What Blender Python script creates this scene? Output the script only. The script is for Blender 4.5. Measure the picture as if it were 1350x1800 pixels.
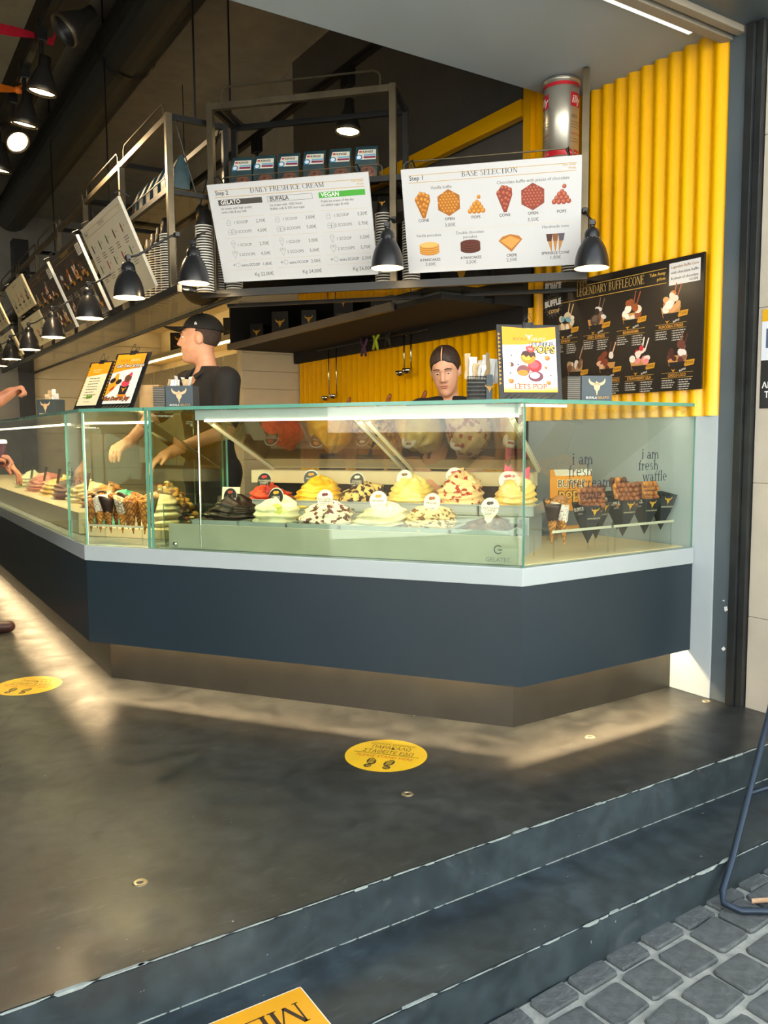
import bpy, bmesh, math, random
import numpy as np
from mathutils import Vector, Matrix, noise
for o in list(bpy.data.objects):
    bpy.data.objects.remove(o)
SC = bpy.context.scene
COL = SC.collection
rad = math.radians
PI = math.pi

# ---------------------------------------------------------------- camera
CAM_F, CAM_PITCH, CAM_ROLL, CAM_YAW, CAM_H = 1440.0, rad(5.22), rad(-.37), rad(32.7), 1.19
def cam_basis():
    cp, sp = math.cos(CAM_PITCH), math.sin(CAM_PITCH)
    cy, sy = math.cos(CAM_YAW), math.sin(CAM_YAW)
    F = Vector((sy*cp, cy*cp, -sp)); Rt = Vector((cy, -sy, 0)); U = Rt.cross(F)
    cr, sr = math.cos(CAM_ROLL), math.sin(CAM_ROLL)
    return Rt*cr+U*sr, U*cr-Rt*sr, F
_r, _u, _f = cam_basis()
cd = bpy.data.cameras.new('camera'); cam = bpy.data.objects.new('camera', cd); COL.objects.link(cam)
m = Matrix((( _r.x, _u.x, -_f.x, 0), (_r.y, _u.y, -_f.y, 0), (_r.z, _u.z, -_f.z, CAM_H), (0, 0, 0, 1)))
cam.matrix_world = m
cd.sensor_width = 36; cd.lens = 36*CAM_F/1800; cd.clip_start = .05; cd.clip_end = 200
SC.camera = cam

# ---------------------------------------------------------------- world, exposure
W = bpy.data.worlds.new('world'); SC.world = W; W.use_nodes = True
bg = W.node_tree.nodes['Background']
bg.inputs[0].default_value = (.80, .91, 1.0, 1); bg.inputs[1].default_value = 1.5
# high sun behind the building: the shop front and pavement stay in shade, the street beyond is lit
sd = bpy.data.lights.new('sun', 'SUN'); sd.energy = 24; sd.angle = rad(.6); sd.color = (1, .975, .94)
sun = bpy.data.objects.new('sun', sd); COL.objects.link(sun); sun.rotation_euler = Vector((-.45, -.5, -.75)).to_track_quat('-Z', 'Y').to_euler()
SC.view_settings.view_transform = 'Standard'; SC.view_settings.look = 'None'
SC.view_settings.gamma = 1; SC.view_settings.use_curve_mapping = False
SC.view_settings.exposure = 0.47

# ---------------------------------------------------------------- materials
def lin(h):
    h = h.lstrip('#'); v = [int(h[i:i+2], 16)/255 for i in (0, 2, 4)]
    return tuple((c/12.92 if c <= .04045 else ((c+.055)/1.055)**2.4) for c in v)+(1,)
MATS = {}
def mat(name, col, rough=.5, metal=0, vary=.06, scale=8, bump=0, bscale=60, spec=.5, emit=None, estr=0, coat=0, sss=0, col2=None, c2lo=.45, c2hi=.6):
    if name in MATS: return MATS[name]
    m = bpy.data.materials.new(name); m.use_nodes = True; MATS[name] = m
    nt = m.node_tree; N = nt.nodes; L = nt.links; b = N['Principled BSDF']
    c = lin(col) if isinstance(col, str) else col
    b.inputs['Roughness'].default_value = rough; b.inputs['Metallic'].default_value = metal
    b.inputs['Specular IOR Level'].default_value = spec
    b.inputs['Coat Weight'].default_value = coat
    if sss:
        b.inputs['Subsurface Weight'].default_value = sss; b.inputs['Subsurface Radius'].default_value = (.02, .012, .008)
        b.inputs['Subsurface Scale'].default_value = .5
    tc = N.new('ShaderNodeTexCoord'); nz = N.new('ShaderNodeTexNoise')
    nz.inputs['Scale'].default_value = scale; nz.inputs['Detail'].default_value = 6
    L.new(tc.outputs['Object'], nz.inputs['Vector'])
    rp = N.new('ShaderNodeValToRGB'); L.new(nz.outputs['Fac'], rp.inputs['Fac'])
    if col2:
        rp.color_ramp.elements[0].position = c2lo; rp.color_ramp.elements[0].color = c
        rp.color_ramp.elements[1].position = c2hi; rp.color_ramp.elements[1].color = lin(col2)
    else:
        rp.color_ramp.elements[0].position = .3; rp.color_ramp.elements[1].position = .7
        rp.color_ramp.elements[0].color = tuple(x*(1-vary) for x in c[:3])+(1,)
        rp.color_ramp.elements[1].color = tuple(min(1, x*(1+vary)) for x in c[:3])+(1,)
    L.new(rp.outputs['Color'], b.inputs['Base Color'])
    if bump:
        n2 = N.new('ShaderNodeTexNoise'); n2.inputs['Scale'].default_value = bscale; n2.inputs['Detail'].default_value = 4
        L.new(tc.outputs['Object'], n2.inputs['Vector'])
        bp = N.new('ShaderNodeBump'); bp.inputs['Strength'].default_value = bump; bp.inputs['Distance'].default_value = .004
        L.new(n2.outputs['Fac'], bp.inputs['Height']); L.new(bp.outputs['Normal'], b.inputs['Normal'])
    if emit:
        b.inputs['Emission Color'].default_value = lin(emit); b.inputs['Emission Strength'].default_value = estr
    return m
def emission(name, col, s):
    if name in MATS: return MATS[name]
    m = bpy.data.materials.new(name); m.use_nodes = True; MATS[name] = m
    nt = m.node_tree; nt.nodes.clear(); e = nt.nodes.new('ShaderNodeEmission'); o = nt.nodes.new('ShaderNodeOutputMaterial')
    e.inputs[0].default_value = lin(col); e.inputs[1].default_value = s; nt.links.new(e.outputs[0], o.inputs[0]); return m
def glass(name, tint='#f2f8f4', ior=1.45, rough=0.0, gl=1.0):
    if name in MATS: return MATS[name]
    m = bpy.data.materials.new(name); m.use_nodes = True; MATS[name] = m
    nt = m.node_tree; nt.nodes.clear(); N = nt.nodes; L = nt.links
    t = N.new('ShaderNodeBsdfTransparent'); g = N.new('ShaderNodeBsdfGlossy'); f = N.new('ShaderNodeFresnel')
    mx = N.new('ShaderNodeMixShader'); o = N.new('ShaderNodeOutputMaterial')
    t.inputs[0].default_value = lin(tint); g.inputs['Roughness'].default_value = rough; f.inputs[0].default_value = ior
    g.inputs[0].default_value = (gl, gl, gl, 1)
    gm = N.new("ShaderNodeNewGeometry"); mi_ = N.new("ShaderNodeMapRange"); mi_.inputs[3].default_value = ior; mi_.inputs[4].default_value = 1/ior
    L.new(gm.outputs["Backfacing"], mi_.inputs[0]); L.new(mi_.outputs[0], f.inputs[0])   # a thin pane reflects the same from both sides
    L.new(f.outputs[0], mx.inputs[0]); L.new(t.outputs[0], mx.inputs[1]); L.new(g.outputs[0], mx.inputs[2]); L.new(mx.outputs[0], o.inputs[0]); return m
def print_mat():
    m = bpy.data.materials.new('printed_ink'); m.use_nodes = True; b = m.node_tree.nodes['Principled BSDF']
    a = m.node_tree.nodes.new('ShaderNodeVertexColor'); a.layer_name = 'ink'
    m.node_tree.links.new(a.outputs[0], b.inputs['Base Color']); b.inputs['Roughness'].default_value = .5; return m
INK = print_mat()

def floor_mat(name, base='#1f2223', hi='#393b3a', rough=.34, edge=True):
    m = bpy.data.materials.new(name); m.use_nodes = True; MATS[name] = m
    nt = m.node_tree; N = nt.nodes; L = nt.links; b = N['Principled BSDF']
    tc = N.new('ShaderNodeTexCoord')
    def nz(scale, det=8, vec=None, dist=0):
        n = N.new('ShaderNodeTexNoise'); n.inputs['Scale'].default_value = scale; n.inputs['Detail'].default_value = det
        n.inputs['Distortion'].default_value = dist
        L.new(vec or tc.outputs['Object'], n.inputs['Vector']); return n
    def ramp(src, p0, c0, p1, c1):
        r = N.new('ShaderNodeValToRGB'); r.color_ramp.elements[0].position = p0; r.color_ramp.elements[1].position = p1
        r.color_ramp.elements[0].color = c0; r.color_ramp.elements[1].color = c1; L.new(src, r.inputs[0]); return r
    big = ramp(nz(2.2, 10, dist=.6).outputs['Fac'], .35, lin(base), .72, lin(hi))
    mp = N.new('ShaderNodeMapping'); mp.inputs['Rotation'].default_value = (0, 0, .6); mp.inputs['Scale'].default_value = (3, 15, 3)
    L.new(tc.outputs['Object'], mp.inputs['Vector'])
    scr = ramp(nz(2.2, 9, mp.outputs[0], 2.2).outputs['Fac'], .6, (0, 0, 0, 1), .8, (1, 1, 1, 1))
    mix = N.new('ShaderNodeMixRGB'); mix.blend_type = 'MIX'; mix.inputs[2].default_value = lin('#6d7072')
    ml = N.new('ShaderNodeMath'); ml.operation = 'MULTIPLY'; ml.inputs[1].default_value = .22
    L.new(scr.outputs[0], ml.inputs[0]); L.new(ml.outputs[0], mix.inputs[0]); L.new(big.outputs[0], mix.inputs[1])
    # sparse pale specks
    sp = ramp(nz(55, 2).outputs['Fac'], .76, (0, 0, 0, 1), .79, (1, 1, 1, 1))
    mix2 = N.new('ShaderNodeMixRGB'); mix2.inputs[2].default_value = lin('#9a9c98'); L.new(sp.outputs[0], mix2.inputs[0]); L.new(mix.outputs[0], mix2.inputs[1])
    L.new(mix2.outputs[0], b.inputs['Base Color'])
    mot = ramp(nz(14, 10, dist=.4).outputs['Fac'], .35, (.72, .72, .72, 1), .68, (1.3, 1.3, 1.3, 1)); mm = N.new('ShaderNodeMixRGB'); mm.blend_type = 'MULTIPLY'; mm.inputs[0].default_value = 1
    L.new(mix2.outputs[0], mm.inputs[1]); L.new(mot.outputs[0], mm.inputs[2]); L.new(mm.outputs[0], b.inputs['Base Color'])
    rr = ramp(nz(7, 10, dist=.7).outputs['Fac'], .32, (rough-.05,)*3+(1,), .7, (rough+.13,)*3+(1,))
    L.new(rr.outputs[0], b.inputs['Roughness'])
    bp = N.new('ShaderNodeBump'); bp.inputs['Strength'].default_value = .06; bp.inputs['Distance'].default_value = .003
    L.new(nz(9, 8).outputs['Fac'], bp.inputs['Height']); L.new(bp.outputs[0], b.inputs['Normal'])
    return m

M_FLOOR = floor_mat('polished_dark_concrete')
M_RISER = floor_mat('painted_slate_concrete', '#1f2b31', '#303c42', .45)
M_TREAD = floor_mat('slate_blue_concrete', '#232d33', '#3a464d', .36)
M_CHIP = mat('chipped_pale_concrete', '#8b9695', .8, vary=.2, scale=40, bump=.5)
M_NAVY = mat('navy_laminate', '#1f2d36', .38, vary=.05, scale=3, bump=.03, bscale=200)
M_PLINTH = mat('brushed_dark_plinth', '#4a4740', .3, .55, vary=.12, scale=6)
M_WHITE = mat('white_solid_surface', '#a8b1b4', .25, vary=.02)
M_WALLW = mat('white_wall_panel', '#aab5bb', .45, vary=.03)
M_YEL = mat('yellow_lacquered_metal', '#ffbb00', .25, vary=.03, scale=2, coat=.15)
M_SOF = mat('grey_plaster_ceiling', '#a3adb2', .7, vary=.05, scale=2)
M_SLATE = mat('slate_painted_metal', '#4f5a61', .45, vary=.08, scale=5)
M_RAIL = mat('black_shutter_rail', '#2a2d2e', .4, .3, vary=.2, scale=14)
M_STONE = mat('pale_limestone', '#b8afa0', .75, vary=.08, scale=5, bump=.25, bscale=30)
M_BLACK = mat('black_interior_paint', '#aba79e', .6, vary=.1)
M_BLK = mat('black_powder_coat', '#1e1f20', .4, .2, vary=.1)
M_BRASS = mat('worn_bronze_steel', '#6d6350', .38, .7, vary=.18, scale=10)
M_CREAM = mat('cream_painted_wood', '#d9c9a4', .5, vary=.04)
M_SHIP = mat('cream_shiplap_board', '#cdbf9f', .5, vary=.04)
M_GLASS = glass('clear_float_glass', '#f7fbf6')
M_GEDGE = mat('green_glass_edge', '#5f9a88', .15, vary=.1)
M_DKWOOD = mat('dark_stained_panel', '#15120f', .85, vary=.15, scale=12)
M_CHROME = mat('polished_steel', '#c9c9c6', .15, 1, vary=.02)
M_LED = emission('warm_led_strip', '#ffdf9c', 9)
M_LEDC = emission('case_led_strip', '#fff0c2', 7)
M_PAPER = mat('white_paper', '#ececea', .6, vary=.02)
M_ACR = glass('clear_acrylic', '#f4f6f2', 1.4)

# ---------------------------------------------------------------- mesh building
class MB:
    def __init__(s): s.v = []; s.f = []; s.mi = []; s.T = Matrix.Identity(4)
    def at(s, *a):
        s.T = a[0] if isinstance(a[0], Matrix) else Matrix.Translation(a); return s
    def add(s, vs, fs, mi=0):
        k = len(s.v); s.v += [tuple(s.T @ Vector(p)) for p in vs]
        for f in fs: s.f.append([i+k for i in f]); s.mi.append(mi)
        return s
    def box(s, x0, x1, y0, y1, z0, z1, mi=0):
        vs = [(x, y, z) for z in (z0, z1) for y in (y0, y1) for x in (x0, x1)]
        return s.add(vs, [(0, 2, 3, 1), (4, 5, 7, 6), (0, 1, 5, 4), (2, 6, 7, 3), (0, 4, 6, 2), (1, 3, 7, 5)], mi)
    def prism(s, poly, z0, z1, mi=0, mside=None):
        n = len(poly); a = sum(poly[i][0]*poly[(i+1) % n][1]-poly[(i+1) % n][0]*poly[i][1] for i in range(n))
        if a < 0: poly = poly[::-1]
        vs = [(x, y, z0) for x, y in poly]+[(x, y, z1) for x, y in poly]
        s.add(vs, [tuple(range(n))[::-1], tuple(range(n, 2*n))], mi)
        k = len(s.v)-2*n
        for i in range(n):
            j = (i+1) % n; s.f.append([k+i, k+j, k+n+j, k+n+i]); s.mi.append(mi if mside is None else mside)
        return s
    def lathe(s, prof, seg=24, mi=0, mis=None, closed=False):
        n = len(prof); vs = []; fs = []
        for i in range(seg):
            a = 2*PI*i/seg
            vs += [(r*math.cos(a), r*math.sin(a), z) for r, z in prof]
        k0 = len(s.f)
        for i in range(seg):
            j = (i+1) % seg
            for p in range(n-1 if not closed else n):
                q = (p+1) % n
                fs.append((i*n+p, j*n+p, j*n+q, i*n+q))
        s.add(vs, fs, mi)
        if mis:
            for i in range(seg):
                for p in range(n-1): s.mi[k0+i*(n-1)+p] = mis[p]
        return s
    def tube(s, pts, r, seg=8, mi=0, cap=True):
        pts = [Vector(p) for p in pts]; n = len(pts); rs = r if isinstance(r, (list, tuple)) else [r]*n
        vs = []; up = Vector((0, 0, 1))
        t0 = (pts[1]-pts[0]).normalized()
        if abs(t0.z) > .9: up = Vector((1, 0, 0))
        nrm = (up-t0*up.dot(t0)).normalized()
        for i, p in enumerate(pts):
            t = ((pts[min(i+1, n-1)]-pts[max(i-1, 0)])).normalized()
            nrm = (nrm-t*nrm.dot(t)).normalized(); bn = t.cross(nrm)
            vs += [p+(nrm*math.cos(2*PI*k/seg)+bn*math.sin(2*PI*k/seg))*rs[i] for k in range(seg)]
        fs = [(i*seg+k, i*seg+(k+1) % seg, (i+1)*seg+(k+1) % seg, (i+1)*seg+k) for i in range(n-1) for k in range(seg)]
        if cap: fs += [tuple(range(seg))[::-1], tuple(range((n-1)*seg, n*seg))]
        return s.add(vs, fs, mi)
    def ball(s, c, r, seg=14, rings=9, mi=0, fn=None):
        rx, ry, rz = r if isinstance(r, (list, tuple)) else (r, r, r)
        vs = []; fs = []
        for i in range(rings+1):
            th = PI*i/rings
            for k in range(seg):
                a = 2*PI*k/seg; d = Vector((math.sin(th)*math.cos(a), math.sin(th)*math.sin(a), math.cos(th)))
                q = 1 if fn is None else fn(d)
                vs.append((c[0]+d.x*rx*q, c[1]+d.y*ry*q, c[2]+d.z*rz*q))
        for i in range(rings):
            for k in range(seg):
                fs.append((i*seg+k, (i+1)*seg+k, (i+1)*seg+(k+1) % seg, i*seg+(k+1) % seg))
        return s.add(vs, fs, mi)
    def obj(s, name, mats, parent=None, smooth=False, bevel=0, T=None, autosm=None):
        me = bpy.data.meshes.new(name)
        me.from_pydata([tuple(v) for v in s.v], [], s.f)
        mats = mats if isinstance(mats, (list, tuple)) else [mats]
        for mm in mats: me.materials.append(mm)
        if len(mats) > 1: me.polygons.foreach_set('material_index', s.mi)
        if smooth: me.polygons.foreach_set('use_smooth', [True]*len(me.polygons))
        if bevel:
            bm = bmesh.new(); bm.from_mesh(me); bmesh.ops.remove_doubles(bm, verts=bm.verts, dist=1e-5)
            es = [e for e in bm.edges if len(e.link_faces) == 2 and e.calc_face_angle(0) > .6]
            bmesh.ops.bevel(bm, geom=es, offset=bevel, segments=2, affect='EDGES', profile=.6); bm.to_mesh(me); bm.free()
        me.update()
        return link(name, me, parent, T)
def link(name, data, parent=None, T=None):
    o = bpy.data.objects.new(name, data); COL.objects.link(o)
    if T is not None: o.matrix_basis = T
    if parent is not None: o.parent = parent
    return o
def frame(x, y, z=0, rz=0): return Matrix.Translation((x, y, z)) @ Matrix.Rotation(rad(rz), 4, 'Z')
def Rx(a): return Matrix.Rotation(rad(a), 4, 'X')
def Ry(a): return Matrix.Rotation(rad(a), 4, 'Y')
def Rz(a): return Matrix.Rotation(rad(a), 4, 'Z')
def Tr(x, y, z): return Matrix.Translation((x, y, z))
def tag(o, label, cat=None, group=None):
    o['label'] = label
    if cat: o['category'] = cat
    if group: o['group'] = group
    return o
def struct(o, label=None):
    o['kind'] = 'structure'
    if label: o['label'] = label
    return o
def thing(name, label, cat, T=None, group=None, parent=None):
    o = link(name, None, parent, T); o.empty_display_size = .05
    return tag(o, label, cat, group)
def dup(root, T=None, label=None, group=None):
    r = root.copy(); COL.objects.link(r)
    if T is not None: r.matrix_basis = T
    if label: r['label'] = label
    if group: r['group'] = group
    for ch in list(root.children):
        c = ch.copy(); COL.objects.link(c); c.parent = r
        for g in list(ch.children):
            d = g.copy(); COL.objects.link(d); d.parent = c
    return r

# ---------------------------------------------------------------- flat print (lettering, pictures) as thin coloured polygons
_tx = {}
def text_mesh(s, bold=0):
    key = (s, bold)
    if key in _tx: return _tx[key]
    cu = bpy.data.curves.new('lettering', 'FONT'); cu.body = s; cu.size = 1; cu.resolution_u = 2; cu.offset = bold
    o = bpy.data.objects.new('lettering', cu); COL.objects.link(o)
    dg = bpy.context.evaluated_depsgraph_get(); me = o.evaluated_get(dg).to_mesh()
    vs = [(v.co.x, v.co.y) for v in me.vertices]; fs = [tuple(p.vertices) for p in me.polygons]
    o.evaluated_get(dg).to_mesh_clear(); bpy.data.objects.remove(o); bpy.data.curves.remove(cu)
    w = max([v[0] for v in vs], default=0)
    _tx[key] = (vs, fs, w); return _tx[key]
# a small serif alphabet drawn with thick stems, thin hairlines and foot serifs (cap height .7, x height .46)
_TH, _HR = .105, .04
def _serif_defs():
    g = {}
    def V(x, y0=0, y1=.7, w=_TH, s0=1, s1=1):
        r = [('b', x-w/2, y0, x+w/2, y1)]
        if s0: r.append(('b', x-w/2-.055, y0, x+w/2+.055, y0+.03))
        if s1: r.append(('b', x-w/2-.055, y1-.03, x+w/2+.055, y1))
        return r
    def H(x0, x1, y, t=_HR): return [('b', x0, y-t/2, x1, y+t/2)]
    def Ln(x0, y0, x1, y1, w): return [('l', x0, y0, x1, y1, w)]
    def Arc(cx, cy, rx, ry, a0, a1, thick=_TH): return [('a', cx, cy, rx, ry, a0, a1, thick)]
    def tick(x, y0, y1): return [('b', x-.018, y0, x+.018, y1)]
    g['A'] = (Ln(.05, 0, .31, .7, .045)+Ln(.31, .7, .57, 0, .105)+H(.15, .47, .24)+H(-.01, .13, .015, .03)+H(.47, .66, .015, .03), .65)
    g['B'] = (V(.12, s0=0, s1=0)+H(.03, .3, .685, .03)+H(.1, .3, .38)+H(.03, .32, .015, .03)+Arc(.29, .535, .16, .16, -90, 90)+Arc(.31, .19, .19, .185, -90, 90), .58)
    g['C'] = (Arc(.36, .35, .31, .36, 50, 310)+tick(.56, .5, .68)+tick(.56, .06, .2), .64)
    g['D'] = (V(.12, s0=0, s1=0)+H(.03, .3, .685, .03)+H(.03, .3, .015, .03)+Arc(.28, .35, .33, .345, -90, 90), .68)
    g['E'] = (V(.12, s0=0, s1=0)+H(.03, .5, .685, .03)+H(.1, .38, .37)+H(.03, .52, .015, .03)+tick(.49, .55, .7)+tick(.51, 0, .16)+tick(.37, .29, .45), .57)
    g['F'] = (V(.12, s1=0)+H(.03, .5, .685, .03)+H(.1, .38, .36)+tick(.49, .55, .7)+tick(.37, .28, .44), .54)
    g['G'] = (Arc(.36, .35, .31, .36, 50, 320)+tick(.56, .5, .68)+V(.55, 0.02, .3, s0=0), .7)
    g['H'] = (V(.13)+V(.57)+H(.13, .57, .36), .71)
    g['I'] = (V(.14), .29)
    g['L'] = (V(.12, s0=0)+H(.03, .48, .015, .03)+tick(.47, 0, .18), .52)
    g['M'] = (V(.1, w=.045)+Ln(.12, .7, .4, .02, .105)+Ln(.68, .7, .4, .02, .045)+V(.7), .83)
    g['N'] = (V(.1, w=.045)+Ln(.12, .7, .56, 0, .105)+V(.58, w=.045, s0=0), .7)
    g['O'] = (Arc(.36, .35, .32, .36, 0, 360), .73)
    g['P'] = (V(.12, s1=0)+H(.03, .3, .685, .03)+H(.1, .3, .32)+Arc(.29, .505, .19, .195, -90, 90), .54)
    g['R'] = (V(.12, s1=0)+H(.03, .3, .685, .03)+H(.1, .3, .35)+Arc(.29, .52, .17, .18, -90, 90)+Ln(.3, .36, .57, .01, .1), .62)
    g['S'] = (Arc(.25, .525, .17, .19, 60, 265)+Arc(.25, .18, .19, .195, -120, 88)+tick(.4, .52, .68)+tick(.06, .04, .2), .5)
    g['T'] = (V(.3, s1=0)+H(.02, .58, .685, .03)+tick(.03, .54, .7)+tick(.57, .54, .7), .6)
    g['U'] = (V(.13, .22, s0=0)+V(.57, .2, s0=0, w=.05)+Arc(.35, .22, .22, .23, 180, 360), .69)
    g['V'] = (Ln(.06, .7, .33, 0, .105)+Ln(.33, 0, .6, .7, .045)+H(-.02, .16, .685, .03)+H(.5, .68, .685, .03), .66)
    g['Y'] = (Ln(.05, .7, .31, .33, .1)+Ln(.31, .33, .57, .7, .045)+V(.31, 0, .36, s1=0)+H(-.02, .15, .685, .03)+H(.48, .64, .685, .03), .62)
    x = .46
    g['a'] = (Arc(.2, .13, .15, .145, 20, 340, .09)+[('b', .31, 0, .4, .34)]+Arc(.22, .33, .14, .13, 0, 160, .07)+H(.36, .47, .02, .04), .48)
    g['c'] = (Arc(.24, .23, .2, .24, 45, 315, .09)+[('b', .33, .34, .42, .42)], .45)
    g['e'] = (Arc(.24, .23, .2, .24, 0, 310, .09)+H(.06, .43, .25), .48)
    g['f'] = (V(.16, 0, .55, w=.08, s1=0)+Arc(.28, .56, .12, .15, 60, 180, .07)+H(.03, .33, .44), .33)
    g['h'] = (V(.12, 0, .72, w=.08)+Arc(.27, .28, .15, .17, 0, 170, .08)+V(.42, 0, .3, w=.08, s1=0), .53)
    g['i'] = (V(.12, 0, x, w=.08)+[('b', .075, .58, .165, .67)], .26)
    g['l'] = (V(.12, 0, .72, w=.08), .25)
    g['m'] = (V(.12, 0, x, w=.08)+Arc(.26, .28, .14, .17, 0, 170, .08)+V(.4, 0, .3, w=.08, s1=0)+Arc(.54, .28, .14, .17, 0, 170, .08)+V(.68, 0, .3, w=.08, s1=0), .8)
    g['n'] = (V(.12, 0, x, w=.08)+Arc(.27, .28, .15, .17, 0, 170, .08)+V(.42, 0, .3, w=.08, s1=0), .54)
    g['o'] = (Arc(.25, .23, .21, .24, 0, 360, .09), .51)
    g['r'] = (V(.12, 0, x, w=.08)+Arc(.27, .26, .13, .18, 50, 160, .07), .37)
    g['s'] = (Arc(.2, .345, .12, .12, 50, 270, .07)+Arc(.2, .12, .14, .125, -130, 90, .07), .4)
    g['w'] = (Ln(.06, x, .2, 0, .08)+Ln(.2, 0, .35, x, .04)+Ln(.35, x, .5, 0, .08)+Ln(.5, 0, .64, x, .04)+H(-.02, .14, x-.015, .03)+H(.56, .72, x-.015, .03), .7)
    return g
SERIF = _serif_defs()
def serif_mesh(s):
    key = ('serif', s)
    if key in _tx: return _tx[key]
    vs = []; fs = []; x = 0
    def poly(p):
        k = len(vs); a = sum(p[i][0]*p[(i+1) % len(p)][1]-p[(i+1) % len(p)][0]*p[i][1] for i in range(len(p)))
        if a < 0: p = p[::-1]
        vs.extend([(q[0]+x, q[1]) for q in p]); fs.append(tuple(range(k, k+len(p))))
    for ch in s:
        if ch == ' ': x += .28; continue
        d, adv = SERIF.get(ch, ([], .4))
        for q in d:
            if q[0] == 'b': poly([(q[1], q[2]), (q[3], q[2]), (q[3], q[4]), (q[1], q[4])])
            elif q[0] == 'l':
                _, x0, y0, x1, y1, w = q; poly([(x0-w/2, y0), (x0+w/2, y0), (x1+w/2, y1), (x1-w/2, y1)])
            else:
                _, cx, cy, rx, ry, a0, a1, th = q; n = max(4, int(abs(a1-a0)/24))
                P = []
                for i in range(n+1):
                    a = rad(a0+(a1-a0)*i/n); c, sn = math.cos(a), math.sin(a)
                    w = .035+(th-.035)*c*c
                    P.append(((cx+rx*c, cy+ry*sn), (cx+(rx-w)*c, cy+(ry-min(w, .05))*sn)))
                for i in range(n): poly([P[i][0], P[i+1][0], P[i+1][1], P[i][1]])
        x += adv
    _tx[key] = (vs, fs, x); return _tx[key]
class Print:
    EPS = .00025
    def __init__(s): s.v = []; s.f = []; s.c = []
    def _add(s, vs, fs, col, lay):
        k = len(s.v); s.v += [(x, -lay*s.EPS, y) for x, y in vs]
        c = lin(col) if isinstance(col, str) else col
        for f in fs: s.f.append([i+k for i in f]); s.c.append(c)
    def poly(s, pts, col, lay=1):
        a = sum(pts[i][0]*pts[(i+1) % len(pts)][1]-pts[(i+1) % len(pts)][0]*pts[i][1] for i in range(len(pts)))
        if a < 0: pts = pts[::-1]
        s._add(pts, [tuple(range(len(pts)))], col, lay)
    def rect(s, x0, y0, x1, y1, col, lay=1): s.poly([(x0, y0), (x1, y0), (x1, y1), (x0, y1)], col, lay)
    def frame(s, x0, y0, x1, y1, w, col, lay=1):
        s.rect(x0, y0, x1, y0+w, col, lay); s.rect(x0, y1-w, x1, y1, col, lay); s.rect(x0, y0, x0+w, y1, col, lay); s.rect(x1-w, y0, x1, y1, col, lay)
    def ell(s, cx, cy, rx, ry, col, lay=1, n=14, rot=0, a0=0, a1=360):
        c, sn = math.cos(rad(rot)), math.sin(rad(rot)); full = a1-a0 >= 360
        P = []
        for i in range(n if full else n+1):
            a = rad(a0+(a1-a0)*i/n); x, y = rx*math.cos(a), ry*math.sin(a); P.append((cx+x*c-y*sn, cy+x*sn+y*c))
        s.poly(P, col, lay)
    def line(s, x0, y0, x1, y1, w, col, lay=1):
        dx, dy = x1-x0, y1-y0; l = math.hypot(dx, dy) or 1; nx, ny = -dy/l*w/2, dx/l*w/2
        s.poly([(x0+nx, y0+ny), (x0-nx, y0-ny), (x1-nx, y1-ny), (x1+nx, y1+ny)], col, lay)
    def text(s, t, x, y, size, col, al='l', lay=1, bold=0, serif=False, rot=0, wid=None, shear=0):
        vs, fs, w = serif_mesh(t) if serif else text_mesh(t, bold)
        sx = size
        if wid and w: sx = min(size*1.6, wid/w) if wid < 0 else wid/w
        off = 0 if al == 'l' else (-w*sx/2 if al == 'c' else -w*sx)
        c, sn = math.cos(rad(rot)), math.sin(rad(rot)); out = []
        for a, b in vs:
            px, py = a*sx+off+b*size*shear, b*size
            out.append((x+px*c-py*sn, y+px*sn+py*c))
        s._add(out, fs, col, lay)
    def lines(s, x, y, w, n, pitch, col, t=.004, lay=1, seed=1):
        # unreadable small print: short word-length dashes
        rr = random.Random(seed)
        for i in range(n):
            xx = x; ww = w*rr.uniform(.7, 1)
            while xx < x+ww-.004:
                l = min(rr.uniform(.35, 1)*w*.3, x+ww-xx); s.rect(xx, y-i*pitch-t, xx+l, y-i*pitch, col, lay); xx += l+t*.7
    def obj(s, name, parent, T=None, M=None):
        me = bpy.data.meshes.new(name); me.from_pydata(s.v, [], s.f); me.materials.append(INK)
        a = me.color_attributes.new('ink', 'FLOAT_COLOR', 'CORNER')
        buf = []
        for f, c in zip(s.f, s.c): buf += list(c)*len(f)
        a.data.foreach_set('color', buf); me.update()
        return link(name, me, parent, T)
def bull(p, cx, cy, s, col, lay=1, name=None, ncol='#d8c9a8'):
    # the shop's emblem: a bull head with swept horns and a tapering muzzle made of flame-like strokes
    for m_ in (-1, 1):
        p.poly([(cx+m_*x*s, cy+y*s) for x, y in ((.02, .18), (.2, .2), (.34, .27), (.42, .42), (.44, .27), (.36, .13), (.22, .06), (.05, .06))], col, lay)
        p.poly([(cx+m_*x*s, cy+y*s) for x, y in ((0, .16), (.12, .18), (.17, .04), (.14, -.1), (.05, -.22), (0, -.45), (-.01, -.1))], col, lay)
    p.poly([(cx-.05*s, cy+.28*s), (cx+.08*s, cy+.2*s), (cx+.04*s, cy+.12*s), (cx-.06*s, cy+.12*s)], col, lay)
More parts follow.
